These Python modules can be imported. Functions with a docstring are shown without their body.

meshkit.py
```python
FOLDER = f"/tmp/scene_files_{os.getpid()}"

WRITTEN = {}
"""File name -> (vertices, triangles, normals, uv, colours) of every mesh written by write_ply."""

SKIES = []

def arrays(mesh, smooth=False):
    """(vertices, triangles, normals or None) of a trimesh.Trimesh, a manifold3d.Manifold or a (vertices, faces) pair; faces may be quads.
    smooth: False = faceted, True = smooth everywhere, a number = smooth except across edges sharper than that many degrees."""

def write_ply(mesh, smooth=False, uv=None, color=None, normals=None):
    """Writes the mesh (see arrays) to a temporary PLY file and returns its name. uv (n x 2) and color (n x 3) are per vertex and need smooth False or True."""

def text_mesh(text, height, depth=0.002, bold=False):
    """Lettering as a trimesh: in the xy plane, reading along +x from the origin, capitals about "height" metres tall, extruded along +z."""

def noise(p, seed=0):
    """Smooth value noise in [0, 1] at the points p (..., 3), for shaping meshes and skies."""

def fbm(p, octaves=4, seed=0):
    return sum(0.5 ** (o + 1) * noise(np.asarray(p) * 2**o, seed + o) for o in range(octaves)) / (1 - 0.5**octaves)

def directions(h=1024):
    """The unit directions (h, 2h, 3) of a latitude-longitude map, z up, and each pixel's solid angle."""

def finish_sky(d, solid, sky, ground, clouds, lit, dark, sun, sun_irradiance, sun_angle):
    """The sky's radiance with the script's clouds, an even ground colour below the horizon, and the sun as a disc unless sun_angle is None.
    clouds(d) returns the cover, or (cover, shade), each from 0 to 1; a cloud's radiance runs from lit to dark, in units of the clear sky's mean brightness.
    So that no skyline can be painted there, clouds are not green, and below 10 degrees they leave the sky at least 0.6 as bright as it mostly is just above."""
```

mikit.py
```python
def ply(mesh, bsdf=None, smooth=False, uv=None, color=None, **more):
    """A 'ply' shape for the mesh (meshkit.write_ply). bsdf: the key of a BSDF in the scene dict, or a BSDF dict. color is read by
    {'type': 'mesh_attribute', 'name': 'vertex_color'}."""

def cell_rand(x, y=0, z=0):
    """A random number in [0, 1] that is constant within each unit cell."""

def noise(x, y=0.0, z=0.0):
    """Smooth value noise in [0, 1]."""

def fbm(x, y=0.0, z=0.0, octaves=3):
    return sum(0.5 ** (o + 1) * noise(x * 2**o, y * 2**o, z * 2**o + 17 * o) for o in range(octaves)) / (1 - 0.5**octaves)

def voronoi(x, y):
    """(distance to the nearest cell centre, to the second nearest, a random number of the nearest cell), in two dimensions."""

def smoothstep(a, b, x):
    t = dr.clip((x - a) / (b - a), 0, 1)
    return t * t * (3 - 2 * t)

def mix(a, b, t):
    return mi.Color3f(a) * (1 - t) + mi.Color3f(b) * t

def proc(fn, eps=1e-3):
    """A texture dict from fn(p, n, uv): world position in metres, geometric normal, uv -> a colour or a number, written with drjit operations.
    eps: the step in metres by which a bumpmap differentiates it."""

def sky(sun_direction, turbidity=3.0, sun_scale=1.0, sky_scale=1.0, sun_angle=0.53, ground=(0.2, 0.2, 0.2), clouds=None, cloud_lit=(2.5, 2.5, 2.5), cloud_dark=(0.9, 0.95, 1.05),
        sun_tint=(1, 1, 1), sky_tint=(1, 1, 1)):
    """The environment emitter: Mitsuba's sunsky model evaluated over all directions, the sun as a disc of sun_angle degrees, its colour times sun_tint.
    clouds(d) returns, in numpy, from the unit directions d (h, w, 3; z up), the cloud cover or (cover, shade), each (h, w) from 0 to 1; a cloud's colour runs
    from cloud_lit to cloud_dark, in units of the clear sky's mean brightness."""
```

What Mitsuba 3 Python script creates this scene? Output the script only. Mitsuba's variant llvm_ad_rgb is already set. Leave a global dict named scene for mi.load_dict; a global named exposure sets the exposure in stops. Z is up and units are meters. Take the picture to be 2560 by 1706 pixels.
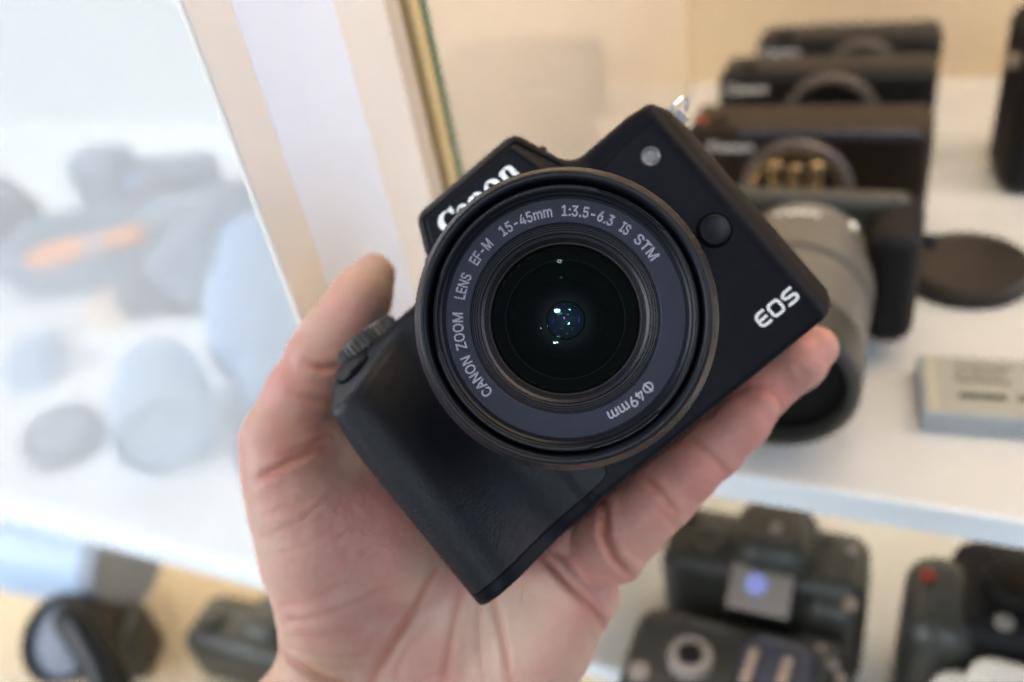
import math
import numpy as np
import trimesh
import shapely
from shapely.geometry import Polygon, Point, LineString, box as sbox
from shapely import affinity
from scipy.spatial import cKDTree
import drjit as dr
import mitsuba as mi
import mikit
import meshkit
from mikit import noise, fbm, voronoi, smoothstep, mix

T = mi.ScalarTransform4f
scene, labels = {}, {}

# ------------------------------------------------------------------ camera, light, exposure
EYE = np.array([0.0, 0.0, 1.268])
FORWARD = np.array([-0.3930, 0.7126, -0.5812])
UP = np.array([-0.1005, 0.5950, 0.7974])
scene['viewer'] = {
    'type': 'thinlens', 'fov': 61.5, 'fov_axis': 'x',
    'aperture_radius': 0.0023, 'focus_distance': 0.184,
    'near_clip': 0.01, 'far_clip': 60.0,
    'to_world': T().look_at(origin=EYE.tolist(), target=(EYE + FORWARD).tolist(), up=UP.tolist()),
}
exposure = 0.28


def rgb(*c):
    return {'type': 'rgb', 'value': [float(x) for x in (c if len(c) == 3 else c[0])]}


def lamp_rect(name, centre, target, w, h, radiance, label, cat, group=None, shape='rectangle', up=(0.02, 0.03, 1)):
    scene[name] = {'type': shape, 'to_world': T().look_at(origin=list(centre), target=list(target), up=list(up)) @ T().scale([w / 2, h / 2, 1]),
                   'emitter': {'type': 'area', 'radiance': rgb(radiance)}, 'bsdf': {'type': 'diffuse', 'reflectance': rgb(0.6, 0.6, 0.6)}}
    labels[name] = {'label': label, 'category': cat}
    if group:
        labels[name]['group'] = group


# the shop's own light: its bright interior all round, a window wall behind and to the left, warm lamps over the shelves, added fill lamps, small ceiling spots
scene['room_light'] = {'type': 'constant', 'radiance': rgb(0.20, 0.21, 0.25)}
lamp_rect('shop_window', (-1.85, -1.0, 1.80), (-0.35, 0.35, 1.0), 1.6, 1.5, (5.9, 6.2, 6.6), 'tall bright shop window giving cool daylight, left of the cabinet', 'window')
lamp_rect('shop_window_001', (2.2, 0.42, 1.8), (-0.16, 0.2, 1.1), 1.4, 1.4, (1.9, 2.2, 3.0), 'added cool fill panel, unseen, right of the cabinet', 'window')  # added fill from the right to brighten the post, no window known there
lamp_rect('cabinet_lamp', (0.32, 0.42, 1.62), (0.32, 0.46, 1.0), 0.80, 0.18, (7.2, 5.6, 3.9), 'warm strip lamp over the white camera shelf', 'lamp', up=(0, 1, 0))
lamp_rect('cabinet_lamp_002', (-0.62, 0.36, 0.812), (-0.62, 0.361, 0.6), 0.6, 0.06, (3.0, 2.6, 2.0), 'added warm fill lamp under the left shelf', 'lamp', up=(0, 1, 0))  # added to lift the dark lowest shelf on the left
lamp_rect('cabinet_lamp_003', (-0.72, 0.62, 1.62), (-0.72, 0.621, 1.0), 1.0, 0.20, (2.2, 2.3, 2.25), 'added cool fill lamp over the left shelf', 'lamp', up=(0, 1, 0))  # added to brighten the left shelf, its wall and goods
lamp_rect('cabinet_lamp_001', (0.12, 0.45, 0.979), (0.12, 0.451, 0.8), 0.5, 0.08, (3.8, 3.2, 2.45), 'warm strip lamp under the white camera shelf', 'lamp', up=(0, 1, 0))
SPOTS = [(0.42, -1.46), (0.80, -3.30), (0.135, -0.25), (0.1, -2.3), (1.3, -2.4), (0.9, -1.9), (0.5, -2.6), (1.2, -3.6), (0.1, -3.6), (1.7, -3.0), (0.75, -2.2)]
SPOT_WHERE = ['large one behind the viewer', 'large one farthest from the cabinet', 'nearest to the cabinet'] + ['small one of the rows behind the viewer'] * 8
for q, (sx, sy) in enumerate(SPOTS):
    nm = 'ceiling_lamp' if q == 0 else f'ceiling_lamp_{q:03d}'
    rr = (0.17, 0.24, 0.085)[q] if q < 3 else 0.04
    lamp_rect(nm, (sx, sy, 2.75), (sx, sy, 0), rr, rr, (85, 100, 102) if q < 2 else (11, 15, 14) if q == 2 else (640, 730, 790), 'round ceiling lamp, ' + SPOT_WHERE[q], 'lamp', 'round ceiling lamps', 'disk')


# ------------------------------------------------------------------ materials
def mat(name, color, rough=0.5, spec=0.5, metal=0.0, bump=None, bscale=1.0, **kw):
    b = {'type': 'principled', 'base_color': color if isinstance(color, dict) else rgb(color), 'roughness': rough, 'specular': spec, 'metallic': metal, **kw}
    if bump is not None:
        b = {'type': 'bumpmap', 'tex': bump, 'scale': bscale, 'nested': b}
    scene[name] = {'type': 'twosided', 'nested': b}


def smudged(lo, hi, freq):
    return mikit.proc(lambda p, n, uv: lo + (hi - lo) * fbm(p.x * freq, p.y * freq, p.z * freq, 3))


def mottled(c, amount, freq):
    a, b = [x * (1 - amount) for x in c], [x * (1 + amount) for x in c]
    return mikit.proc(lambda p, n, uv: mix(a, b, fbm(p.x * freq, p.y * freq, p.z * freq, 3)))


def grain(freq):
    return mikit.proc(lambda p, n, uv: fbm(p.x * freq, p.y * freq, p.z * freq, 2), eps=1.0e-4)


mat('m_black', mottled((0.0034, 0.0040, 0.0072), 0.18, 900.0), smudged(0.34, 0.50, 110.0), 0.115, bump=grain(5200.0), bscale=0.00005)
mat('m_plate', (0.0105, 0.0115, 0.015), 0.38, 0.4)
mat('m_rubber', mottled((0.0050, 0.0058, 0.0090), 0.2, 700.0), smudged(0.37, 0.49, 130.0), 0.28,
    bump=mikit.proc(lambda p, n, uv: fbm(p.x * 3000.0, p.y * 3000.0, p.z * 3000.0, 2), eps=7.0e-5), bscale=0.00014)
mat('m_seam', (0.002, 0.002, 0.002), 0.9, 0.05)
mat('m_white_ink', (0.86, 0.87, 0.90), 0.5, 0.3)
mat('m_grey_ink', (0.30, 0.30, 0.36), 0.55, 0.3)
mat('m_ring_face', mottled((0.0115, 0.0135, 0.029), 0.08, 1500.0), 0.5, 0.28)
mat('m_barrel', (0.0050, 0.0058, 0.0090), 0.36, 0.22)
mat('m_knurl', (0.0080, 0.0078, 0.0080), 0.22, 0.5)
mat('m_dial', (0.030, 0.028, 0.027), 0.40, 0.6)
mat('m_inner_ring', (0.012, 0.012, 0.016), 0.42, 0.45)
mat('m_flat_black', (0.0012, 0.0012, 0.0013), 0.9, 0.03)
mat('m_lens_edge', (0.004, 0.010, 0.010), 0.3, 0.5)
mat('m_lens_core', (0.010, 0.012, 0.017), 0.5, 0.3)
mat('m_af_lamp', (0.095, 0.095, 0.10), 0.22, 0.5)
mat('m_af_core', (0.15, 0.15, 0.155), 0.4, 0.5)
mat('m_steel', (0.62, 0.62, 0.66), 0.22, 0.5, 1.0)
scene['m_front_glass'] = {'type': 'thindielectric', 'int_ior': 1.5, 'specular_reflectance': rgb(0.12, 0.16, 0.155)}


def coated(name, tint, diff=0.0):
    scene[name] = {'type': 'twosided', 'nested': {'type': 'plastic', 'diffuse_reflectance': rgb(diff, diff, diff), 'specular_reflectance': rgb(tint), 'int_ior': 1.6}}


coated('m_coat_green', (0.06, 0.42, 0.28), 0.0005)
coated('m_coat_blue', (0.28, 0.30, 1.0), 0.001)
coated('m_coat_cyan', (0.16, 0.36, 0.42), 0.003)


# ------------------------------------------------------------------ helpers
def taken(name):
    if name not in scene and not any(k.startswith(name + '__') for k in scene) and name not in labels:
        return name
    k = 1
    while True:
        n = f'{name}_{k:03d}'
        if n not in scene and n not in labels and not any(x.startswith(n + '__') for x in scene):
            return n
        k += 1


def put(name, mesh, m, parent=None, to=None, smooth=35, color=None):
    key = taken(f'{parent}__{name}' if parent else name)
    scene[key] = mikit.ply(mesh, m, smooth, color=color)
    if to is not None:
        scene[key]['to_world'] = to
    return key


def thing(name, label, cat, group=None):
    key = taken(name)
    labels[key] = {'label': label, 'category': cat}
    if group:
        labels[key]['group'] = group
    return key


def struct(name, mesh, m, smooth=35, parent=None):
    k = put(name, mesh, m, parent, None, smooth)
    if parent is None:
        labels[k] = {'kind': 'structure'}
    return k


def cat_(*ms):
    return trimesh.util.concatenate([m for m in ms])


def cuboid(x0, x1, y0, y1, z0, z1, r=0.0):
    """A box, its edges rounded by r."""
    if r <= 0:
        m = trimesh.creation.box(extents=[x1 - x0, y1 - y0, z1 - z0])
        m.apply_translation([(x0 + x1) / 2, (y0 + y1) / 2, (z0 + z1) / 2])
        return m
    import manifold3d as m3
    s = m3.Manifold.sphere(r, 20)
    o = m3.Manifold.batch_hull([s.translate([x, y, z]) for x in (x0 + r, x1 - r) for y in (y0 + r, y1 - r) for z in (z0 + r, z1 - r)])
    q = o.to_mesh()
    return trimesh.Trimesh(q.vert_properties[:, :3], q.tri_verts, process=False)


def prism(poly, z0, z1, bevel=0.0):
    """A polygon of the xy plane extruded along z; its top edge chamfered by bevel."""
    if bevel <= 0:
        ms = [trimesh.creation.extrude_polygon(g, z1 - z0, engine='earcut') for g in getattr(poly, 'geoms', [poly])]
        for m in ms:
            m.apply_translation([0, 0, z0])
        return cat_(*ms)
    a = prism(poly, z0, z1 - bevel)
    return cat_(a, prism(poly.buffer(-bevel * 0.6), z1 - bevel, z1 - bevel * 0.4), prism(poly.buffer(-bevel), z1 - bevel * 0.4, z1))


def lathe(profile, seg=128, radial=None):
    """(r, z) points turned about z; radial(angle, k) may change the radius of profile point k."""
    p = np.asarray(profile, float)
    a = np.linspace(0, 2 * np.pi, seg, endpoint=False)
    R = np.repeat(p[None, :, 0], seg, 0)
    if radial is not None:
        R = R + radial(a[:, None], np.arange(len(p))[None, :])
    v = np.stack([R * np.cos(a)[:, None], R * np.sin(a)[:, None], np.repeat(p[None, :, 1], seg, 0)], -1).reshape(-1, 3)
    n = len(p)
    i, j = np.meshgrid(np.arange(seg), np.arange(n - 1), indexing='ij')
    i2 = (i + 1) % seg
    q = np.stack([i * n + j, i2 * n + j, i2 * n + j + 1, i * n + j + 1], -1).reshape(-1, 4)
    f = np.vstack([q[:, [0, 2, 1]], q[:, [0, 3, 2]]])
    return trimesh.Trimesh(v, f, process=False)


def tube(points, r, sides=8, closed=False):
    p = np.asarray(points, float)
    t = (np.roll(p, -1, 0) - np.roll(p, 1, 0)) if closed else np.gradient(p, axis=0)
    t /= np.linalg.norm(t, axis=1, keepdims=True) + 1e-12
    ref = np.where(np.abs(t[:, 2:]) < 0.9, [[0, 0, 1.0]], [[1.0, 0, 0]])
    a = np.cross(t, ref)
    a /= np.linalg.norm(a, axis=1, keepdims=True) + 1e-12
    b = np.cross(t, a)
    g = np.arange(sides) * 2 * np.pi / sides
    rr = np.broadcast_to(r, (len(p),))[:, None, None]
    v = (p[:, None] + rr * (np.cos(g)[None, :, None] * a[:, None] + np.sin(g)[None, :, None] * b[:, None])).reshape(-1, 3)
    n = len(p)
    i, j = np.meshgrid(np.arange(n if closed else n - 1), np.arange(sides), indexing='ij')
    i2, j2 = (i + 1) % n, (j + 1) % sides
    q = np.stack([i * sides + j, i * sides + j2, i2 * sides + j2, i2 * sides + j], -1).reshape(-1, 4)
    f = np.vstack([q[:, [0, 1, 2]], q[:, [0, 2, 3]]])
    if not closed:
        v = np.vstack([v, p[:1], p[-1:]])
        k = np.arange(sides)
        f = np.vstack([f, np.stack([0 * k + len(v) - 2, (k + 1) % sides, k], 1), np.stack([0 * k + len(v) - 1, (n - 1) * sides + k, (n - 1) * sides + (k + 1) % sides], 1)])
    return trimesh.Trimesh(v, f, process=False)


# signed distances, all lengths in millimetres
def smin(a, b, k):
    h = np.maximum(k - np.abs(a - b), 0) / k
    return np.minimum(a, b) - h * h * k * 0.25


def smax(a, b, k):
    return -smin(-a, -b, k)


def cone(P, a, b, ra, rb):
    a, b = np.asarray(a, np.float32), np.asarray(b, np.float32)
    d = b - a
    t = np.clip(((P - a) @ d) / max(float(d @ d), 1e-9), 0, 1)
    return np.linalg.norm(P - a - t[..., None] * d, axis=-1) - (ra + (rb - ra) * t)


def ellipsoid(P, c, r, rot=None):
    q = P - np.asarray(c, np.float32)
    if rot is not None:
        q = q @ np.asarray(rot, np.float32)
    r = np.asarray(r, np.float32)
    k0 = np.linalg.norm(q / r, axis=-1)
    k1 = np.linalg.norm(q / (r * r), axis=-1)
    return k0 * (k0 - 1) / np.maximum(k1, 1e-6)


def poly_distance(x, y, pts):
    """Signed distance of the points (x, y) to a polygon, negative inside."""
    pts = np.asarray(pts, float)
    d2 = np.full(np.broadcast(x, y).shape, 1e9)
    inside = np.zeros(d2.shape, bool)
    for (ax, ay), (bx, by) in zip(pts, np.roll(pts, -1, 0)):
        ex, ey = bx - ax, by - ay
        t = np.clip(((x - ax) * ex + (y - ay) * ey) / (ex * ex + ey * ey), 0, 1)
        d2 = np.minimum(d2, (x - ax - t * ex) ** 2 + (y - ay - t * ey) ** 2)
        if ey != 0:
            inside ^= ((ay > y) != (by > y)) & (x < ex * (y - ay) / ey + ax)
    d = np.sqrt(d2)
    return np.where(inside, -d, d)


def slab(d2, dz, r):
    """A profile (distance d2) and a thickness (distance dz) joined with edges rounded by r."""
    a, b = d2 + r, dz + r
    return np.minimum(np.maximum(a, b), 0) + np.sqrt(np.maximum(a, 0) ** 2 + np.maximum(b, 0) ** 2) - r


def surface(field, lo, hi, h, sub=1):
    """Surface nets of a signed distance field(P) sampled every h in the box lo..hi, divided sub times and drawn onto the field."""
    lo = np.asarray(lo, np.float32)
    n = np.ceil((np.asarray(hi) - lo) / h).astype(int) + 1
    ax = [lo[k] + h * np.arange(n[k], dtype=np.float32) for k in range(3)]
    F = np.empty(n, np.float32)
    for i0 in range(0, n[0], 24):
        P = np.stack(np.meshgrid(ax[0][i0:i0 + 24], ax[1], ax[2], indexing='ij'), -1)
        F[i0:i0 + 24] = field(P)
    s = F < 0
    c = np.zeros(n - 1, np.int8)
    for a in np.ndindex(2, 2, 2):
        c += s[a[0]:n[0] - 1 + a[0], a[1]:n[1] - 1 + a[1], a[2]:n[2] - 1 + a[2]]
    cells = np.argwhere((c > 0) & (c < 8))
    index = np.full(n - 1, -1, np.int64)
    index[tuple(cells.T)] = np.arange(len(cells))
    pos, cnt = np.zeros((len(cells), 3)), np.zeros(len(cells))
    for axis in range(3):
        for u, w in np.ndindex(2, 2):
            o = [0, 0, 0]
            o[(axis + 1) % 3], o[(axis + 2) % 3] = u, w
            p0 = cells + o
            p1 = p0.copy()
            p1[:, axis] += 1
            f0, f1 = F[tuple(p0.T)], F[tuple(p1.T)]
            m = (f0 < 0) != (f1 < 0)
            t = np.where(m, f0 / np.where(m, f0 - f1, 1), 0)
            q = p0.astype(float)
            q[:, axis] += t
            pos[m] += q[m]
            cnt[m] += 1
    v = pos / cnt[:, None] * h + lo
    faces = []
    for axis in range(3):
        b, d = (axis + 1) % 3, (axis + 2) % 3
        sl0, sl1 = [slice(1, -1)] * 3, [slice(1, -1)] * 3
        sl0[axis], sl1[axis] = slice(0, -1), slice(1, None)
        e = np.argwhere(s[tuple(sl0)] != s[tuple(sl1)])
        e[:, b] += 1
        e[:, d] += 1
        flip = s[tuple(e.T)]
        quad = []
        for u, w in ((0, 0), (1, 0), (1, 1), (0, 1)):
            g = e.copy()
            g[:, b] -= u
            g[:, d] -= w
            quad.append(index[tuple(g.T)])
        quad = np.stack(quad, 1)
        quad[~flip] = quad[~flip][:, ::-1]
        faces.append(quad)
    f = np.vstack(faces)
    f = f[(f >= 0).all(1)]
    f = np.vstack([f[:, [0, 1, 2]], f[:, [0, 2, 3]]])

    def draw(v, times):
        for _ in range(times):
            e = 0.08
            val = field(v.astype(np.float32)).astype(float)
            g = np.stack([field((v + np.eye(3)[k] * e).astype(np.float32)) - field((v - np.eye(3)[k] * e).astype(np.float32)) for k in range(3)], 1) / (2 * e)
            v = v - 0.9 * (np.clip(val, -h, h) / np.maximum((g * g).sum(1), 0.25))[:, None] * g
        return v

    v = draw(v, 1)
    for _ in range(sub):
        v, f = trimesh.remesh.subdivide(v, f)
    v = draw(v, 2 if sub else 1)
    return trimesh.Trimesh(v, f, process=False)


def part_of(mesh, keep):
    """The triangles of mesh whose centres satisfy keep(centres)."""
    f = mesh.faces[keep(mesh.vertices[mesh.faces].mean(1))]
    used, inv = np.unique(f, return_inverse=True)
    return trimesh.Trimesh(mesh.vertices[used], inv.reshape(-1, 3), process=False)


def moved(mesh, x=0, y=0, z=0, rx=0, ry=0, rz=0, s=1.0):
    m = mesh.copy()
    M = trimesh.transformations.euler_matrix(math.radians(rx), math.radians(ry), math.radians(rz))
    M[:3, :3] *= s
    M[:3, 3] = x, y, z
    m.apply_transform(M)
    return m


def ellipse(cx, cy, rx, ry, rot=0):
    return affinity.translate(affinity.rotate(affinity.scale(Point(0, 0).buffer(1, 32), rx, ry), rot), cx, cy)


def maker_name():
    """The five heavy serif letters of the maker's name, x from 0 to 24.6, capital about 5.2 high (mm)."""
    P = Polygon
    out = []
    c = ellipse(2.9, 2.45, 2.85, 2.75).difference(ellipse(3.55, 2.45, 1.75, 2.2, -8))
    c = c.difference(P([(3.6, 1.35), (7, 2.2), (7, 3.3), (4.4, 3.4)]))
    c = c.union(P([(4.0, 4.75), (5.75, 5.15), (5.35, 3.15), (4.95, 3.1), (4.6, 4.1)]))
    out.append(c)

    def n(x):
        stem = P([(x, 3.0), (x + 0.55, 3.35), (x + 1.5, 3.75), (x + 1.75, 3.6), (x + 1.75, 0.1), (x + 0.35, 0.1), (x + 0.35, 2.85)])
        arch = ellipse(x + 2.75, 2.3, 1.55, 1.4).difference(ellipse(x + 2.45, 1.7, 0.75, 1.45)).intersection(sbox(x + 1.6, 1.9, x + 6, 4))
        leg = P([(x + 2.95, 2.6), (x + 4.3, 2.4), (x + 4.3, 0.55), (x + 4.75, 0.1), (x + 3.3, 0.1), (x + 2.95, 0.5)])
        return stem.union(arch).union(leg)

    a = ellipse(7.5, 2.75, 1.45, 1.05).difference(ellipse(7.2, 2.45, 0.85, 0.75)).intersection(sbox(5.8, 2.2, 9.0, 4))
    a = a.union(P([(7.65, 2.6), (8.95, 2.8), (8.95, 0.6), (9.45, 0.1), (8.1, 0.1), (7.65, 0.5)])).union(ellipse(7.05, 1.05, 1.25, 1.08).difference(ellipse(7.35, 1.1, 0.5, 0.7)))
    out += [a, n(9.55), ellipse(16.95, 1.88, 2.25, 1.95).difference(ellipse(16.95, 1.88, 0.72, 1.5, 14)), n(19.8)]
    return shapely.union_all(out)


def strokes(lines, w):
    return shapely.union_all([LineString(l).buffer(w / 2, cap_style='flat', join_style='round') for l in lines])


# ------------------------------------------------------------------ the setting: a white shop cabinet
MIN_, X_SIDE, Y_BACK, Y_FRONT = -1.9, -0.162, 0.690, 0.2565
mat('m_shelf_lit', mottled((0.88, 0.88, 0.87), 0.03, 14.0), 0.38, 0.45)  # lighter copy of the shelf white, strong light of the left bay painted in
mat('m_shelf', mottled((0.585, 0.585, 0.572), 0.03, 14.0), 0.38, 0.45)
mat('m_edge', (0.76, 0.82, 0.86), 0.4, 0.4)
mat('m_back', mottled((0.74, 0.60, 0.41), 0.05, 5.0), 0.5, 0.4)
mat('m_cream', mottled((0.78, 0.75, 0.70), 0.03, 9.0), 0.42, 0.4)
mat('m_daylit_strip', (0.79, 0.86, 0.98), 0.3, 0.5)  # cool daylight patch on the post painted as a bluish white
mat('m_tan', (0.55, 0.47, 0.38), 0.45, 0.4)
mat('m_groove', (0.22, 0.23, 0.17), 0.5, 0.3)
mat('m_gold', (0.62, 0.47, 0.24), 0.35, 0.5)
mat('m_green_edge', (0.13, 0.22, 0.15), 0.2, 0.5)
mat('m_left_wall', (0.60, 0.625, 0.61), 0.5, 0.3)
struct('floor', cuboid(-6, 6, -6, 6, -0.02, 0.0), mat('m_floor', (0.45, 0.42, 0.38), 0.4) or 'm_floor')
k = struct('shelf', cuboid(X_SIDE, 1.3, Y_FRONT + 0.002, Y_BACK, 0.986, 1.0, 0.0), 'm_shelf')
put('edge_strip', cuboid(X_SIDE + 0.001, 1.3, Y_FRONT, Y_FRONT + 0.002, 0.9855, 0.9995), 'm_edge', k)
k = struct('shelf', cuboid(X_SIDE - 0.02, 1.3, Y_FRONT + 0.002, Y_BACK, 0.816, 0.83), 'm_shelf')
put('left_board', cuboid(MIN_, X_SIDE - 0.02, Y_FRONT + 0.002, Y_BACK, 0.816, 0.83), 'm_shelf_lit', k)
put('edge_strip', cuboid(MIN_, 1.3, Y_FRONT, Y_FRONT + 0.002, 0.8155, 0.8295), 'm_edge', k)
k = struct('shelf', cuboid(MIN_, 1.3, Y_FRONT - 0.12, Y_BACK, 0.626, 0.64), 'm_back')
struct('back_wall', cuboid(X_SIDE - 0.0181, 1.3, Y_BACK + 0.0005, Y_BACK + 0.02, 0.2, 1.7), 'm_back')
struct('back_wall', cuboid(MIN_, X_SIDE - 0.02, 1.0, 1.02, 0.2, 1.7), 'm_left_wall')
struct('shelf', cuboid(MIN_, X_SIDE - 0.02, Y_BACK + 0.001, 1.0, 0.8161, 0.8301), 'm_shelf_lit')
k = struct('side_wall', cuboid(X_SIDE - 0.018, X_SIDE - 0.006, 0.280, Y_BACK, 0.84, 1.7), mat('m_side', mottled((0.80, 0.71, 0.57), 0.04, 6.0), 0.45, 0.4) or 'm_side')
put('front_post', cuboid(X_SIDE - 0.0025, X_SIDE, 0.1665, 0.2545, 0.845, 1.7, 0.0008), 'm_cream', k)
put('daylit_strip', cuboid(X_SIDE - 0.002, X_SIDE + 0.0002, 0.1830, 0.2262, 0.846, 1.7), 'm_daylit_strip', k)
put('door_track', cuboid(X_SIDE - 0.018, X_SIDE - 0.0015, 0.2546, 0.2665, 0.845, 1.7, 0.001), 'm_tan', k)
put('door_track', cuboid(X_SIDE - 0.018, X_SIDE - 0.006, 0.2666, 0.2725, 0.845, 1.7), 'm_groove', k)
put('door_track', cuboid(X_SIDE - 0.018, X_SIDE - 0.001, 0.2726, 0.2792, 0.845, 1.7, 0.0012), 'm_gold', k)
put('glass_edge', cuboid(X_SIDE - 0.0058, X_SIDE + 0.0004, 0.2793, 0.2812, 0.845, 1.7), 'm_green_edge', k)
scene['m_pane'] = {'type': 'thindielectric', 'int_ior': 1.5}
kp = put('glass_sheet', trimesh.Trimesh([[X_SIDE, 0.2812, 1.0], [X_SIDE, Y_BACK, 1.0], [X_SIDE, Y_BACK, 1.7], [X_SIDE, 0.2812, 1.7]], [[0, 1, 2], [0, 2, 3]], process=False), 'm_pane', k, None, False)

# ------------------------------------------------------------------ the held camera (millimetres in its own frame: x along the body, y up, z out of the lens)
HELD = np.array([[0.0006588892340522866, -0.0006814937469034104, 0.00031848273137101483, -0.07333325493637669],
                 [0.0006238454759825424, 0.000258462887157958, -0.0007375728832177118, 0.16366704381444575],
                 [0.0004203353415382849, 0.0006846628432254255, 0.0005954452046665336, 1.1420775580889366], [0, 0, 0, 1]])
HELD_T = T(HELD.tolist())
cam = thing('camera', 'black mirrorless camera with silver-grey lettered zoom lens, held up in the hand', 'camera')

BODY = [(-58, -39.6), (-60.3, -37.5), (-60.3, 22), (-57, 27.0), (-50, 28.4), (-24, 29.4), (28, 31.2), (46, 31.4), (52.5, 30.2), (56.2, 26.5), (57.4, 20), (57.4, -36.0), (54.4, -40.0)]
HUMP = [(-19, 24), (-16.6, 38.2), (-12.0, 47.6), (-10, 48.4), (18.4, 48.4), (20.8, 47.2), (25.2, 35.5), (29, 24)]
PLATE = [(-14.6, 22), (-14.6, 36), (-11.0, 44.0), (18.9, 44.0), (24.5, 31.5), (25.5, 22)]
GRIP = [(-60.3, -30), (-61.8, -6), (-62.1, 5.0), (-60.4, 10.6), (-56.2, 13.6), (-50.6, 13.2), (-46.0, 10.4), (-41.5, 6.2), (-37, 3.0), (-32, 1.2), (-22, -0.4), (-22, -30)]
for _ in range(3):   # round the profile off
    GRIP = [GRIP[0]] + [q for a, b in zip(GRIP[:-1], GRIP[1:]) for q in ((0.75 * a[0] + 0.25 * b[0], 0.75 * a[1] + 0.25 * b[1]), (0.25 * a[0] + 0.75 * b[0], 0.25 * a[1] + 0.75 * b[1]))] + [GRIP[-1]]


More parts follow.
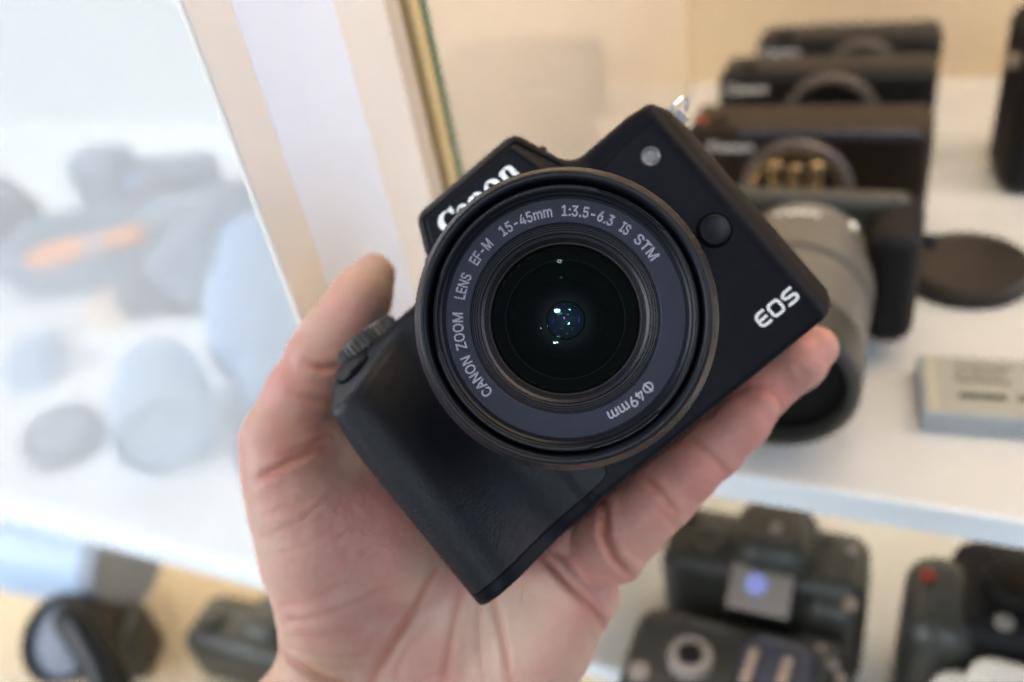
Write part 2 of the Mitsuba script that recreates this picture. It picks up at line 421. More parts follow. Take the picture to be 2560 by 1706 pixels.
def body_field(P):
    x, y, z = P[..., 0], P[..., 1], P[..., 2]
    grid = P.ndim == 4
    x2, y2 = (x[:, :, :1], y[:, :, :1]) if grid else (x, y)
    xz, zz = (x[:, :1, :], z[:, :1, :]) if grid else (x, z)
    main = slab(poly_distance(x2, y2, BODY), np.maximum(z, -34 - z), 1.6)
    main = smax(main, (x - 51.6) * 0.80 + z * 0.60, 3.0)
    main = smax(main, (y - 28.4) * 0.62 + z * 0.78, 2.0)
    hump = slab(poly_distance(x2, y2, HUMP), np.maximum(z + 0.6, -44 - z), 2.2)
    hump = smax(hump, (y - 45.2) * 0.86 + (z + 0.5) * 0.51, 1.5)
    plate = slab(poly_distance(x2, y2, PLATE), np.maximum(z - 2.0, -8 - z), 0.7)
    plate = smax(plate, (x - 17.6 + (y - 43.5) * 0.26) * 0.62 + (z - 2.0) * 0.78, 0.8)
    grip = slab(poly_distance(xz, zz, GRIP), np.maximum(y - 31, -40.0 - y), 1.2)
    grip = smax(grip, (y - 26.4 - 0.05 * (x + 50)) * 0.91 + z * 0.41, 2.2)
    grip = smax(grip, (-58.6 - x) * 0.97 + (y - 23) * 0.24, 2.0)
    b = smin(main, hump, 4.5)
    b = smin(b, grip, 2.0)
    b = smin(b, plate, 0.3)
    # eyepiece and screen at the back
    back = slab(poly_distance(x2, y2, [(-25, -33), (42, -33), (42, 22), (-25, 22)]), np.maximum(z + 30, -38 - z), 1.5)
    return np.minimum(b, back)


shell = surface(body_field, (-65, -43, -47), (61, 52, 16), 0.9, 1)
put('base', part_of(shell, lambda c: (c[:, 1] < -36.4) & (c[:, 0] < -22.6)), 'm_black', cam, HELD_T, True)
is_base = lambda c: (c[:, 1] < -36.4) & (c[:, 0] < -22.6)
is_grip = lambda c: ~is_base(c) & (c[:, 0] < np.where(c[:, 1] < 12, np.where(c[:, 1] < -33.1, -19 + np.sqrt(np.maximum(9 - (c[:, 1] + 33.1) ** 2, 0)), -16.0), -27)) & (c[:, 1] < 27.5) & (c[:, 1] > -36.4) & (c[:, 2] > -22)
put('grip', part_of(shell, is_grip), 'm_rubber', cam, HELD_T, True)
put('body', part_of(shell, lambda c: ~is_base(c) & ~is_grip(c)), 'm_black', cam, HELD_T, True)


def on_front(pts, extra=0.0):
    """Points (x, y) laid on the front of the body by marching the field along -z."""
    q = np.array([[x, y, 20.0] for x, y in pts], np.float32)
    for _ in range(60):
        q[:, 2] -= np.clip(body_field(q), -1, 3) * 0.7
    q[:, 2] += extra
    return q


def dense(pts, step=1.0):
    out = [np.array(pts[0], float)]
    for a, b in zip(pts[:-1], pts[1:]):
        a, b = np.array(a, float), np.array(b, float)
        n = max(1, int(np.linalg.norm(b - a) / step))
        out += [a + (b - a) * (i + 1) / n for i in range(n)]
    return np.array(out)


put('seam', tube(on_front(dense([(-60.4, -36.4), (-22.6, -36.4)])), 0.22, 6), 'm_seam', cam, HELD_T)
put('seam', tube(on_front(dense([(-22.6, -36.4), (-22.4, -39.4)], 0.5)), 0.2, 6), 'm_seam', cam, HELD_T)
arc = [(-22.6, -36.2), (-19, -36.1)] + [(-19 + 3 * math.sin(t), -33.1 - 3 * math.cos(t)) for t in np.linspace(0.2, 1.57, 6)] + [(-16, -28), (-17, -24)]
put('seam', tube(on_front(dense(arc)), 0.16, 6), 'm_seam', cam, HELD_T)
put('seam', tube(on_front(dense([(26.5, 24.4), (41, 25.6), (51, 25.8)])), 0.10, 6), 'm_seam', cam, HELD_T)
put('seam', tube(on_front(dense([(-14.9, 35), (-11.4, 44.6), (19.2, 44.6), (24.6, 32.6)], 0.7), -0.05), 0.34, 6), 'm_seam', cam, HELD_T)
# round autofocus lamp, lens release button, strap ring, knobs on the hump, top dial
z0 = float(on_front([(43, 19.1)])[0, 2])
l = put('focus_lamp', moved(lathe([(0, 0.35), (1.5, 0.35), (1.7, 0.2), (2.1, 0.45), (2.45, 0.3), (2.5, -0.3)], 48), 43.0, 19.1, z0), 'm_af_lamp', cam, HELD_T)
put('core', moved(lathe([(0, 0.40), (1.1, 0.40), (1.35, 0.34)], 32), 43.0, 19.1, z0 + 0.02), 'm_af_core', l, HELD_T)
b = put('release_button', moved(lathe([(0, 0.95), (2.6, 1.0), (3.4, 1.25), (3.75, 1.1), (3.9, 0.5), (3.9, -0.5)], 64), 43.1, -5.4, 0), 'm_barrel', cam, HELD_T)
put('recess', moved(lathe([(3.92, 0.06), (4.5, 0.06), (4.65, -0.2)], 64), 43.1, -5.4, 0), 'm_seam', b, HELD_T)
ang = np.linspace(0, 2 * np.pi, 40, endpoint=False)
put('strap_ring', moved(tube(np.stack([3.6 * np.cos(ang) * (1 + 0.15 * np.cos(3 * ang)), 3.6 * np.sin(ang) * (1 + 0.15 * np.cos(3 * ang)), 0 * ang], 1), 0.55, 8, True), 59.6, 25.4, -15.5, 60, 0, 20), 'm_steel', cam, HELD_T)
put('strap_lug', cuboid(56, 60.5, 22, 26, -17, -14, 0.6), 'm_steel', cam, HELD_T)
for kx, ky, kz in ((24.2, 40.0, -9.0), (-17.2, 36.6, -6.5)):
    put('knob', moved(lathe([(0, 1.1), (0.9, 1.0), (1.1, 0.6), (1.1, -0.5)], 16), kx, ky, kz, 0, 70 if kx > 0 else -70, 0), 'm_seam', cam, HELD_T)
knurl = lambda n, amp: (lambda a, k: amp * np.where((k >= 2) & (k <= 4), np.clip(1.6 * np.sin(n * a), -1, 1), 0))
d = put('dial', moved(lathe([(0, -3), (9.0, -3), (9.4, -2.6), (9.4, 0.6), (9.0, 1.3), (8.2, 1.7), (0, 1.8)], 288, knurl(36, 0.34)), -45.0, 32.0, -12.0, -90, 0, 0), 'm_dial', cam, HELD_T)
put('shutter_button', moved(lathe([(0, -3), (5.6, -3), (5.6, 0.2), (5.0, 0.9), (0, 1.2)], 64), -50.0, 27.6, -1.0, -90 + 26, 0, 0), 'm_black', cam, HELD_T)

# lettering on the body
name = maker_name()
plate_z = 2.06
put('maker_lettering', moved(prism(name, 0, 0.12), -9.4, 37.0, plate_z - 0.02), 'm_white_ink', cam, HELD_T)
E_ = strokes([[(3.3, 4.0 - 0.38), (1.5, 4.0 - 0.38), (0.75, 3.4), (0.40, 2.7), (0.40, 1.1), (0.75, 0.55), (1.5, 0.38), (3.3, 0.38)], [(0.4, 2.0), (3.1, 2.0)]], 0.74)
O_ = Polygon([(4.0, 0.9), (4.6, 0), (7.2, 0), (7.8, 0.9), (7.8, 3.1), (7.2, 4), (4.6, 4), (4.0, 3.1)]).buffer(-0.5).buffer(0.5)
O_ = O_.difference(O_.buffer(-0.74))
S_ = strokes([[(12.0, 3.62), (9.7, 3.62), (8.95, 3.25), (8.8, 2.75), (9.1, 2.2), (9.8, 2.0), (11.0, 2.0), (11.75, 1.75), (11.95, 1.2), (11.7, 0.6), (11.0, 0.38), (8.7, 0.38)]], 0.74)
put('side_lettering', moved(prism(shapely.union_all([E_, O_, S_]), 0, 0.1), 36.3, -32.1, 0.0), 'm_white_ink', cam, HELD_T)

# the zoom lens
ZR = 53.2
lens = put('lens', lathe([(0, -1), (28.6, -1), (28.6, 8), (29.6, 9), (29.8, 31), (29.6, 32)], 160), 'm_barrel', cam, HELD_T)
nk = 180
kn = lambda a, k: np.where((k >= 3) & (k <= 8), 0.15 * np.clip(2.2 * np.sin(nk * a) * np.where(k % 2 == 0, 1, 1), -1, 1), 0)
put('zoom_ring', lathe([(29.2, 31.5), (30.4, 32), (30.6, 33), (30.6, 34.0), (30.6, 36.4), (30.6, 36.5), (30.6, 40.4), (30.6, 40.5), (30.6, 45.2), (30.5, 45.9)], nk * 8, kn), 'm_knurl', lens, HELD_T, 40)
put('front_taper', lathe([(30.5, 45.9), (30.0, 47.0), (29.4, 49.4), (28.75, 51.8)], 256), 'm_barrel', lens, HELD_T, 40)
put('front_rim', lathe([(28.75, 51.8), (28.60, 52.5), (28.25, 53.05), (27.8, 53.2), (27.2, 53.1), (26.85, 52.7), (26.75, 51.5), (26.7, 46.0), (25.9, 45.9)], 256), 'm_barrel', lens, HELD_T, 40)


def notch(a, k):
    r = 0 * a * k
    for c0 in (2.42, 2.42 + 2.094, 2.42 + 4.189):
        dlt = np.abs((a - c0 + np.pi) % (2 * np.pi) - np.pi)
        r = r - np.where((k >= 1) & (k <= 4), 0.42 * np.clip((0.30 - dlt) / 0.02, 0, 1), 0)
    return r


put('filter_ring', lathe([(26.05, 46), (26.05, 50.8), (26.0, 51.4), (25.85, 51.75), (25.5, 51.85), (25.05, 51.75), (24.75, 51.4), (24.65, 51.0), (24.4, 50.8), (24.55, 50.5), (24.3, 50.25), (24.5, 49.95), (24.25, 49.7), (24.45, 49.4), (24.2, 49.1), (24.2, 48.2), (23.9, 48.1)], 360, notch), 'm_barrel', lens, HELD_T, 40)
put('name_ring', lathe([(23.95, 48.05), (23.9, 48.2), (23.7, 48.3), (19.15, 47.9), (18.95, 47.7), (18.9, 47.3)], 192), 'm_ring_face', lens, HELD_T, 30)
put('stepped_ring', lathe([(18.9, 47.2), (18.6, 47.3), (17.2, 46.75), (17.0, 46.45), (16.3, 45.9), (16.1, 45.5), (15.55, 44.7), (15.4, 44.2)], 192), 'm_inner_ring', lens, HELD_T, 25)
for rr_, zz_ in ((18.45, 47.26), (18.05, 47.11), (17.62, 46.94), (16.98, 46.50)):
    g_ = np.linspace(0, 2 * np.pi, 160, endpoint=False)
    put('groove', tube(np.stack([rr_ * np.cos(g_), rr_ * np.sin(g_), 0 * g_ + zz_], 1), 0.085, 6, True), 'm_seam', lens, HELD_T)
put('retaining_ring', lathe([(15.5, 44.4), (15.3, 44.35), (15.1, 43.9), (15.1, 43.2)], 160), mat('m_bronze', (0.020, 0.015, 0.012), 0.4, 0.4) or 'm_bronze', lens, HELD_T, 40)


def dome(r, R, z, seg=128, n=24):
    """A spherical cap of rim radius r and curvature radius R, its top at height z; R < 0 is hollow."""
    rr = np.linspace(0, r, n)
    s = abs(R) - np.sqrt(R * R - rr * rr)
    return lathe(np.stack([rr[::-1] + 1e-6, z - np.sign(R) * s[::-1]], 1), seg)


put('front_element', dome(15.12, 42.0, 46.2, 128, 40), 'm_front_glass', lens, HELD_T, True)
put('inner_barrel', lathe([(15.1, 43.3), (14.6, 41.5), (12.5, 40.0), (12.35, 39.8), (12.25, 38.0), (12.2, 30), (7.4, 29), (7.2, 26)], 128), 'm_flat_black', lens, HELD_T, 40)
put('element_edge', lathe([(12.45, 40.05), (12.3, 40.12), (12.2, 40.0)], 128), 'm_lens_edge', lens, HELD_T)
scene['m_second_glass'] = {'type': 'thindielectric', 'int_ior': 1.5, 'specular_reflectance': rgb(0.004, 0.022, 0.015)}
put('second_element', dome(12.2, 30.0, 42.5, 128, 40), 'm_second_glass', lens, HELD_T, True)
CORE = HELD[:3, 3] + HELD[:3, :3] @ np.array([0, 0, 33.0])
core_glow = mikit.proc(lambda p, n, uv: mix((0.020, 0.023, 0.029), (0.0012, 0.0013, 0.0016), smoothstep(0.0030, 0.0078, dr.sqrt(dr.square(p.x - CORE[0]) + dr.square(p.y - CORE[1]) + dr.square(p.z - CORE[2])))))  # soft glow inside the lens painted as a radial fade
put('third_element', dome(8.4, 15.0, 33.0, 128, 40), mat('m_third', core_glow, 0.6, 0.1) or 'm_third', lens, HELD_T, True)
put('iris_ring', lathe([(4.2, 32.8), (4.05, 33.05), (3.7, 33.1), (3.5, 32.9), (3.4, 32.4)], 96), 'm_flat_black', lens, HELD_T)
for key_, tint_ in (('blue', (0.06, 0.06, 0.36)), ('green', (0.04, 0.26, 0.16)), ('violet', (0.13, 0.09, 0.38)), ('cyan', (0.08, 0.26, 0.28))):
    scene['m_iris_' + key_] = {'type': 'thindielectric', 'int_ior': 1.6, 'specular_reflectance': rgb(tint_)}
for r_, R_, z_, key_ in ((3.9, -16.0, 34.9, 'green'), (3.7, 11.0, 34.95, 'blue'), (3.6, 6.5, 34.6, 'violet'), (3.3, 4.4, 34.3, 'cyan'), (3.5, -6.0, 33.4, 'blue')):
    put('iris_element', dome(r_, R_, z_, 96, 24), 'm_iris_' + key_, lens, HELD_T, True)
put('iris_element', dome(3.6, -9.0, 32.9, 96, 24), 'm_coat_cyan', lens, HELD_T, True)

# lettering round the name ring: words bent about the axis (first and last angle as seen from the front)
RB, CAP = 20.35, 2.02
TILT = (48.3 - 47.9) / (23.7 - 19.15)


def bent(word, a0, a1, key):
    m = meshkit.text_mesh(word, CAP, 0.05, True)
    m = m.subdivide_to_size(0.5)
    v = np.array(m.vertices)
    w = v[:, 0].max() - v[:, 0].min()
    t = np.radians(a0 + (a1 - a0) * (v[:, 0] - v[:, 0].min()) / w)
    rr = RB + v[:, 1]
    m2 = trimesh.Trimesh(np.stack([rr * np.cos(t), rr * np.sin(t), 47.9 + (rr - 19.15) * TILT + 0.015 + v[:, 2]], 1), m.faces, process=False)
    put(key, m2, 'm_grey_ink', lens, HELD_T, False)


for word, a0, a1 in (('CANON', 225.5, 201.0), ('ZOOM', 196.8, 176.8), ('LENS', 169.3, 155.3), ('EF-M', 148.8, 133.8), ('15-45mm', 126.6, 96.6), ('1:3.5-6.3', 91.5, 63.0), ('IS', 58.4, 53.2), ('STM', 48.4, 33.2), ('\u03a649mm', -36.8, -66.2)):
    bent(word, a0 - 39.7, a1 - 39.7, 'ring_lettering')


# ------------------------------------------------------------------ the hand that holds it (same frame, millimetres)
def chain(P, pts, k):
    d = None
    for (a, ra), (b, rb) in zip(pts[:-1], pts[1:]):
        c = cone(P, a, b, ra, rb)
        d = c if d is None else smin(d, c, k)
    return d


THUMB = [((-34.4, 48.2, -29.0), 6.3), ((-40.8, 45.4, -27.8), 8.5), ((-52.5, 41.6, -25.4), 9.3), ((-60.2, 39.3, -24.0), 9.1), ((-72.1, 34.4, -22.6), 9.5), ((-84.2, 27.9, -21.5), 10.8), ((-88.3, 19.5, -22.3), 12.6)]
THENAR = [((-88.3, 19.5, -22.3), 12.6), ((-92.0, 10.0, -23.0), 14.2), ((-97.0, -3.0, -24.5), 16.0), ((-103.5, -17.5, -26.0), 15.8), ((-116.5, -28.5, -29.0), 13.2)]
LITTLE = [((25.0, -50.9, -23.6), 6.0), ((20.0, -51.2, -23.6), 7.1), ((9.0, -52.0, -24.0), 7.9), ((-2.0, -52.4, -24.0), 8.4), ((-10.0, -53.0, -24.2), 9.2), ((-22.0, -54.0, -24.2), 9.7), ((-31.0, -54.6, -24.8), 11.0)]
RING = [((50.4, -50.2, -36.0), 6.4), ((44.0, -50.2, -36.0), 7.6), ((30.0, -50.2, -36.0), 7.9), ((5.0, -50.6, -36.0), 8.4), ((-20, -50.0, -36.0), 9.0), ((-40, -49.0, -36.5), 10.5)]
MIDDLE = [((40, -36.0, -47.5), 6.4), ((28.0, -36.6, -47.5), 7.8), ((4.0, -38.0, -48.0), 8.4), ((-24.0, -39.0, -47.0), 9.2), ((-52.0, -38.0, -43.0), 11.5)]
INDEX = [((28, -17.0, -48.5), 6.4), ((14.0, -18.0, -48.5), 7.8), ((-8.0, -20.0, -48.5), 8.4), ((-34.0, -22.0, -47.0), 9.4), ((-62.0, -22.0, -43.0), 11.5)]


def hand_field(P):
    palm = cone(P, (-49, -52, -37), (-100, -46, -40), 11.5, 14.0)
    palm = smin(palm, cone(P, (-52, -38, -43), (-98, -36, -41), 11.5, 14.0), 8)
    palm = smin(palm, cone(P, (-62, -22, -43), (-100, -22, -40), 11.5, 14.0), 8)
    palm = smin(palm, cone(P, (-47.5, -61.0, -32), (-66.0, -66.0, -34), 11.8, 13.2), 6)
    palm = smin(palm, cone(P, (-66.0, -66.0, -34), (-92.0, -71.0, -34), 13.2, 15.5), 8)
    palm = smin(palm, cone(P, (-84.0, -43.0, -41), (-120.0, -46.0, -38), 15.0, 15.5), 10)
    arm = cone(P, (-96.0, -70.0, -36), (-150, -84.0, -22), 16.0, 20.0)
    arm = smin(arm, cone(P, (-117.5, -33.0, -31.0), (-168, -46.0, -18), 13.5, 20.0), 10)
    arm = smin(arm, cone(P, (-106, -50.0, -37.0), (-160, -64.0, -20), 15.5, 21.0), 10)
    thenar = smin(chain(P, THENAR, 4), ellipsoid(P, (-84.0, -8.0, -28.5), (18.5, 29.0, 17.0), ROT_T), 9)
    d = smin(palm, arm, 3.0)
    d = smin(d, thenar, 5.0)
    d = smin(d, cone(P, (-80.0, 24.0, -27.0), (-66.0, -8.0, -40.0), 9.0, 12.0), 6)
    thumb = chain(P, THUMB, 3.0)
    thumb = smin(thumb, ellipsoid(P, (-43.5, 43.0, -21.5), (9.5, 5.5, 5.0), ROT_T), 4)
    d = smin(d, thumb, 4.0)
    little = chain(P, LITTLE, 2.0)
    for c, r in (((-16.5, -53.6, -20.8), (7.6, 8.2, 6.6)), ((0.6, -52.2, -20.6), (6.8, 7.0, 5.8)), ((17.0, -51.2, -20.8), (7.2, 6.4, 4.8)), ((-30.5, -56.2, -21.6), (6.5, 8.6, 6.6))):
        little = smin(little, ellipsoid(P, c, r), 2.2)
    d = smin(d, little, 2.2)
    ring = smin(chain(P, RING, 2.0), ellipsoid(P, (43.5, -50.2, -33.0), (7.6, 6.8, 5.6)), 2.5)
    d = smin(d, ring, 0.25)
    d = smin(d, chain(P, MIDDLE, 2.0), 2.0)
    d = smin(d, chain(P, INDEX, 2.0), 2.0)
    return d


_a = math.radians(20)
ROT_T = np.array([[math.cos(_a), -math.sin(_a), 0], [math.sin(_a), math.cos(_a), 0], [0, 0, 1]])
CREASES = [
    ([(-48.0, -44.8, -27.8), (-47.4, -47.9, -25.7), (-46.8, -51.1, -23.8), (-46.3, -54.2, -22.1), (-45.8, -57.2, -21.0), (-45.5, -60.2, -20.4), (-45.3, -63.5, -20.7), (-45.8, -67.3, -22.1), (-47.0, -71.9, -26.9)], 1.0, 1.5),
    ([(-21.4, -42.0, -30.7), (-23.4, -44.1, -28.6), (-24.6, -45.0, -19.6), (-26.7, -47.1, -17.0), (-28.9, -49.5, -15.2), (-29.9, -52.9, -14.0), (-30.9, -56.4, -13.8), (-30.6, -59.6, -14.7), (-30.5, -63.3, -17.1)], 1.1, 2.0),
    ([(-11.2, -44.0, -20.8), (-10.6, -47.0, -16.6), (-10.0, -50.3, -14.9), (-10.1, -53.8, -14.5), (-10.2, -57.6, -15.6)], 0.8, 0.75),
    ([(-12.9, -52.0, -14.3), (-12.9, -55.5, -14.4), (-12.7, -59.2, -16.2), (-12.6, -61.3, -18.6)], 0.8, 0.6),
    ([(-11.7, -48.2, -15.8), (-11.4, -51.5, -14.5), (-11.3, -55.1, -14.6), (-11.5, -58.8, -16.2)], 0.6, 0.3),
    ([(5.5, -45.0, -19.7), (6.0, -48.0, -16.7), (6.6, -51.2, -15.6), (6.9, -54.2, -15.9), (7.2, -57.6, -17.8), (7.4, -59.8, -20.8)], 0.8, 0.5),
    ([(-72.6, -29.1, -19.2), (-75.5, -30.1, -18.7), (-78.7, -31.3, -19.1), (-82.4, -32.6, -20.9), (-86.5, -33.9, -23.3), (-90.2, -35.0, -23.8), (-93.7, -35.9, -23.6), (-97.1, -37.0, -23.2), (-100.6, -38.2, -22.8), (-103.7, -39.5, -22.1), (-106.4, -40.8, -21.1), (-107.7, -41.4, -20.6)], 1.1, 1.3),
    ([(-85.2, -39.5, -23.7), (-88.3, -40.2, -23.3), (-91.4, -40.9, -23.0), (-94.5, -41.6, -22.7), (-97.6, -42.8, -22.4), (-100.7, -44.5, -21.8), (-102.2, -45.3, -21.5)], 0.9, 0.45),
    ([(-69.9, -35.5, -27.6), (-72.3, -37.9, -26.4), (-74.6, -40.3, -25.2), (-77.1, -42.5, -24.2), (-79.9, -44.8, -23.6), (-82.8, -47.1, -23.5), (-85.4, -49.2, -23.7), (-88.0, -51.4, -24.0), (-90.7, -53.6, -24.3), (-91.9, -54.6, -24.1)], 1.0, 0.75),
    ([(-63.9, -40.4, -28.1), (-65.3, -43.6, -26.8), (-66.8, -46.8, -25.9), (-68.2, -49.8, -25.3), (-69.5, -52.6, -24.4), (-70.6, -55.2, -23.1), (-71.7, -57.9, -21.7), (-73.0, -60.4, -20.7), (-74.5, -63.0, -19.9), (-76.0, -65.6, -19.6)], 1.0, 0.8),
    ([(-68.5, -42.2, -26.6), (-70.5, -44.6, -25.6), (-72.6, -47.0, -25.0), (-74.8, -49.5, -24.6), (-76.8, -52.2, -24.5), (-78.7, -55.0, -24.3), (-80.4, -57.6, -23.6), (-82.0, -60.1, -22.3)], 0.9, 0.45),
    ([(-62.0, 38.6, -14.0), (-60.2, 34.7, -15.0), (-57.8, 33.1, -16.7), (-55.6, 31.6, -19.6)], 1.0, 1.3),
    ([(-70.5, 34.3, -12.5), (-68.6, 31.2, -13.5), (-66.6, 28.6, -16.0), (-64.9, 26.7, -21.6)], 0.9, 0.6),
    ([(-92.5, 22.1, -9.7), (-88.1, 21.1, -8.9), (-84.4, 20.3, -9.4), (-81.0, 19.9, -10.8), (-78.4, 19.1, -12.8), (-76.0, 18.5, -15.6), (-74.9, 18.1, -17.2)], 1.1, 1.0),
    ([(-82.8, 23.4, -9.9), (-80.1, 22.1, -11.1), (-77.5, 20.9, -13.2), (-75.2, 20.2, -16.0), (-73.0, 19.5, -19.4), (-71.8, 19.1, -21.1)], 0.8, 0.6),
    ([(-122.1, -18.8, -20.2), (-119.9, -21.9, -16.7), (-118.3, -24.9, -15.4), (-116.7, -27.8, -14.9), (-115.4, -30.7, -15.2), (-114.1, -34.0, -16.1), (-112.9, -37.4, -17.4), (-111.7, -40.8, -18.7)], 1.2, 1.8),
    ([(-100.3, 13.4, -10.8), (-95.6, 12.4, -8.5), (-91.8, 11.5, -7.9), (-88.8, 10.6, -8.1), (-86.1, 9.8, -8.8), (-83.5, 9.1, -9.8), (-82.2, 8.7, -10.5)], 0.7, 0.22),
    ([(-103.8, 9.2, -12.3), (-99.2, 8.1, -9.2), (-95.6, 7.1, -8.1), (-92.3, 6.2, -7.8), (-89.2, 5.7, -8.1), (-86.3, 5.7, -8.7), (-83.6, 5.6, -9.8), (-80.9, 5.6, -11.2), (-79.6, 5.6, -12.1)], 0.7, 0.22),
    ([(-105.9, 4.8, -12.1), (-101.4, 3.2, -9.0), (-97.8, 1.6, -7.9), (-94.5, 0.1, -7.5), (-91.4, -0.8, -7.8), (-88.3, -1.1, -8.4), (-85.2, -1.4, -9.3), (-82.2, -1.8, -10.4)], 0.7, 0.2),
    ([(-112.6, -8.3, -14.3), (-107.7, -9.8, -10.6), (-104.0, -11.3, -9.3), (-100.8, -12.8, -9.0), (-97.8, -13.5, -9.2), (-94.9, -14.2, -9.6), (-92.0, -14.9, -10.3), (-90.6, -15.3, -10.6)], 0.8, 0.3),
    ([(-113.9, -12.4, -13.9), (-109.3, -14.1, -10.5), (-105.8, -15.9, -9.3), (-102.7, -17.3, -9.1), (-99.7, -18.5, -9.6), (-97.0, -19.8, -10.5), (-94.3, -21.0, -11.6), (-91.4, -21.7, -12.8), (-88.3, -22.3, -13.7), (-85.1, -23.0, -14.1)], 0.8, 0.35),
    ([(-116.0, -15.7, -14.7), (-111.7, -17.6, -11.4), (-108.5, -19.6, -10.2), (-105.8, -21.7, -10.0), (-103.0, -23.2, -10.2), (-100.5, -24.7, -11.1), (-98.3, -26.4, -12.7), (-97.3, -27.2, -13.7)], 0.8, 0.3),
    ([(-120.1, -17.6, -18.5), (-116.0, -19.9, -14.1), (-113.4, -22.4, -12.7), (-111.4, -24.8, -12.5), (-109.4, -27.1, -12.9), (-107.3, -29.2, -13.8), (-105.6, -31.4, -15.7), (-104.4, -33.7, -18.7)], 0.8, 0.35),
    ([(-119.8, -20.8, -17.0), (-116.7, -23.3, -14.6), (-114.5, -25.8, -14.0), (-112.8, -28.4, -14.3), (-111.4, -31.1, -15.3), (-109.4, -33.2, -16.7), (-107.6, -35.4, -18.7), (-105.9, -37.6, -20.9), (-104.9, -38.6, -21.7)], 0.8, 0.3),
    ([(-34.2, -62.6, -17.5), (-33.6, -60.2, -15.4)], 0.8, 0.5),
    ([(28.8, -46.9, -21.2), (25.5, -46.9, -19.1), (23.9, -46.9, -18.4)], 0.7, 0.15),
    ([(41.8, -47.9, -27.4), (41.8, -51.8, -27.3), (41.9, -53.9, -27.9)], 0.8, 0.4),
]

hand = surface(hand_field, (-152, -104, -64), (60, 58, -2), 1.3, 1)
hv = np.array(hand.vertices)
hn = np.array(trimesh.Trimesh(hv, hand.faces, process=False).vertex_normals)
tint = np.zeros(len(hv))
for pts, w, dep in CREASES:
    q = dense(pts, 0.25)
    dist, _ = cKDTree(q).query(hv, distance_upper_bound=6.0)
    dist = np.where(np.isfinite(dist), dist, 99.0)
    ends = np.minimum(np.linalg.norm(hv - q[0], axis=1), np.linalg.norm(hv - q[-1], axis=1))
    fade = np.clip(ends / 4.0, 0.25, 1)
    hv -= hn * (0.78 * dep * fade * (np.exp(-(dist / w) ** 2) - 0.28 * np.exp(-((dist - 2.4 * w) / (1.3 * w)) ** 2)))[:, None]
    tint = np.maximum(tint, min(dep, 1.0) * np.exp(-(dist / (1.4 * w)) ** 2))
hv += hn * (0.35 * (meshkit.fbm(hv * 0.16, 3, 4) - 0.5) + 0.10 * (meshkit.fbm(hv * 0.8, 2, 9) - 0.5))[:, None]


def near(c, r):
    return np.exp(-(np.linalg.norm(hv - np.array(c), axis=1) / r) ** 2)[:, None]


# skin colour, fingers and creases reddened for shade: pinker fleshy pads and finger ends, paler hollow of the palm, browner back of the wrist
skin = np.ones((len(hv), 3)) * [0.455, 0.285, 0.220]
pink = np.array([0.44, 0.175, 0.15])
pale = np.array([0.465, 0.33, 0.245])
tan = np.array([0.50, 0.285, 0.165])
blot = meshkit.fbm(hv * 0.11, 3, 2)[:, None]
skin += (pink - skin) * np.clip((blot - 0.38) * 2.0, 0, 0.6)
for c, r, a in (((24, -51, -18), 9, .55), ((50, -50, -29), 10, .7), ((0, -52, -16), 8, .55), ((-14, -54, -15), 6, .25), ((-40, -60, -20), 9, .65), ((-80, -2, -12), 16, .65), ((-70, 34, -14), 12, .55), ((-44, 42, -16), 9, .5), ((-90, -22, -12), 10, .35), ((-70, -10, -16), 11, .6), ((26, -48, -30), 10, .7), ((0, -48, -18), 26, .6), ((24, -48, -22), 20, .55), ((-34, -52, -18), 16, .35), ((-92, -52, -24), 10, .55), ((-84, 22, -12), 8, .5), ((30, -50, -25), 9, .6)):  # finger pinks also paint the red glow of shaded flesh
    skin += (pink - skin) * a * near(c, r)
for c, r, a in (((-68, -48, -24), 11, .8), ((-76, -58, -22), 10, .6), ((-103, 6, -12), 12, .4), ((-62, -70, -20), 12, .3)):
    skin += (pale - skin) * a * near(c, r)
for c, r, a in (((-128, -36, -22), 14, .9), ((-140, -50, -14), 24, .9)):
    skin += (tan - skin) * a * near(c, r)
skin += (np.array([0.36, 0.12, 0.075]) - skin) * (0.55 * tint)[:, None]  # shade in the creases painted into the colour
skin *= 0.93 + 0.14 * meshkit.fbm(hv * 0.9, 2, 7)[:, None]
INV = np.linalg.inv(HELD).tolist()


def skin_relief(p, n, uv):
    """Fine lines across the ball of the thumb and the palm, and pores (in the hand's own millimetres)."""
    x, y, z = [INV[k][0] * p.x + INV[k][1] * p.y + INV[k][2] * p.z + INV[k][3] for k in range(3)]
    wx = x + 2.2 * noise(x * 0.22, y * 0.22, z * 0.22) + 0.5 * noise(x * 0.9, y * 0.9, 3.0)
    wy = y + 2.2 * noise(x * 0.22 + 40.0, y * 0.22, z * 0.22) + 0.5 * noise(x * 0.9, y * 0.9, 9.0)
    a = noise(0.16 * (0.94 * wx - 0.34 * wy), 1.05 * (0.34 * wx + 0.94 * wy), 0.3 * z)
    b = noise(0.22 * (0.5 * wx + 0.87 * wy), 1.5 * (0.87 * wx - 0.5 * wy) + 20.0, 0.3 * z)
    lines = smoothstep(0.30, 0.05, dr.abs(a - 0.5) * 2) + 0.6 * smoothstep(0.25, 0.04, dr.abs(b - 0.5) * 2)
    return 0.40 * fbm(x * 1.4, y * 1.4, z * 1.4, 3) - 0.55 * lines * (0.35 + 0.65 * noise(x * 0.12 + 7.0, y * 0.12, z * 0.12))


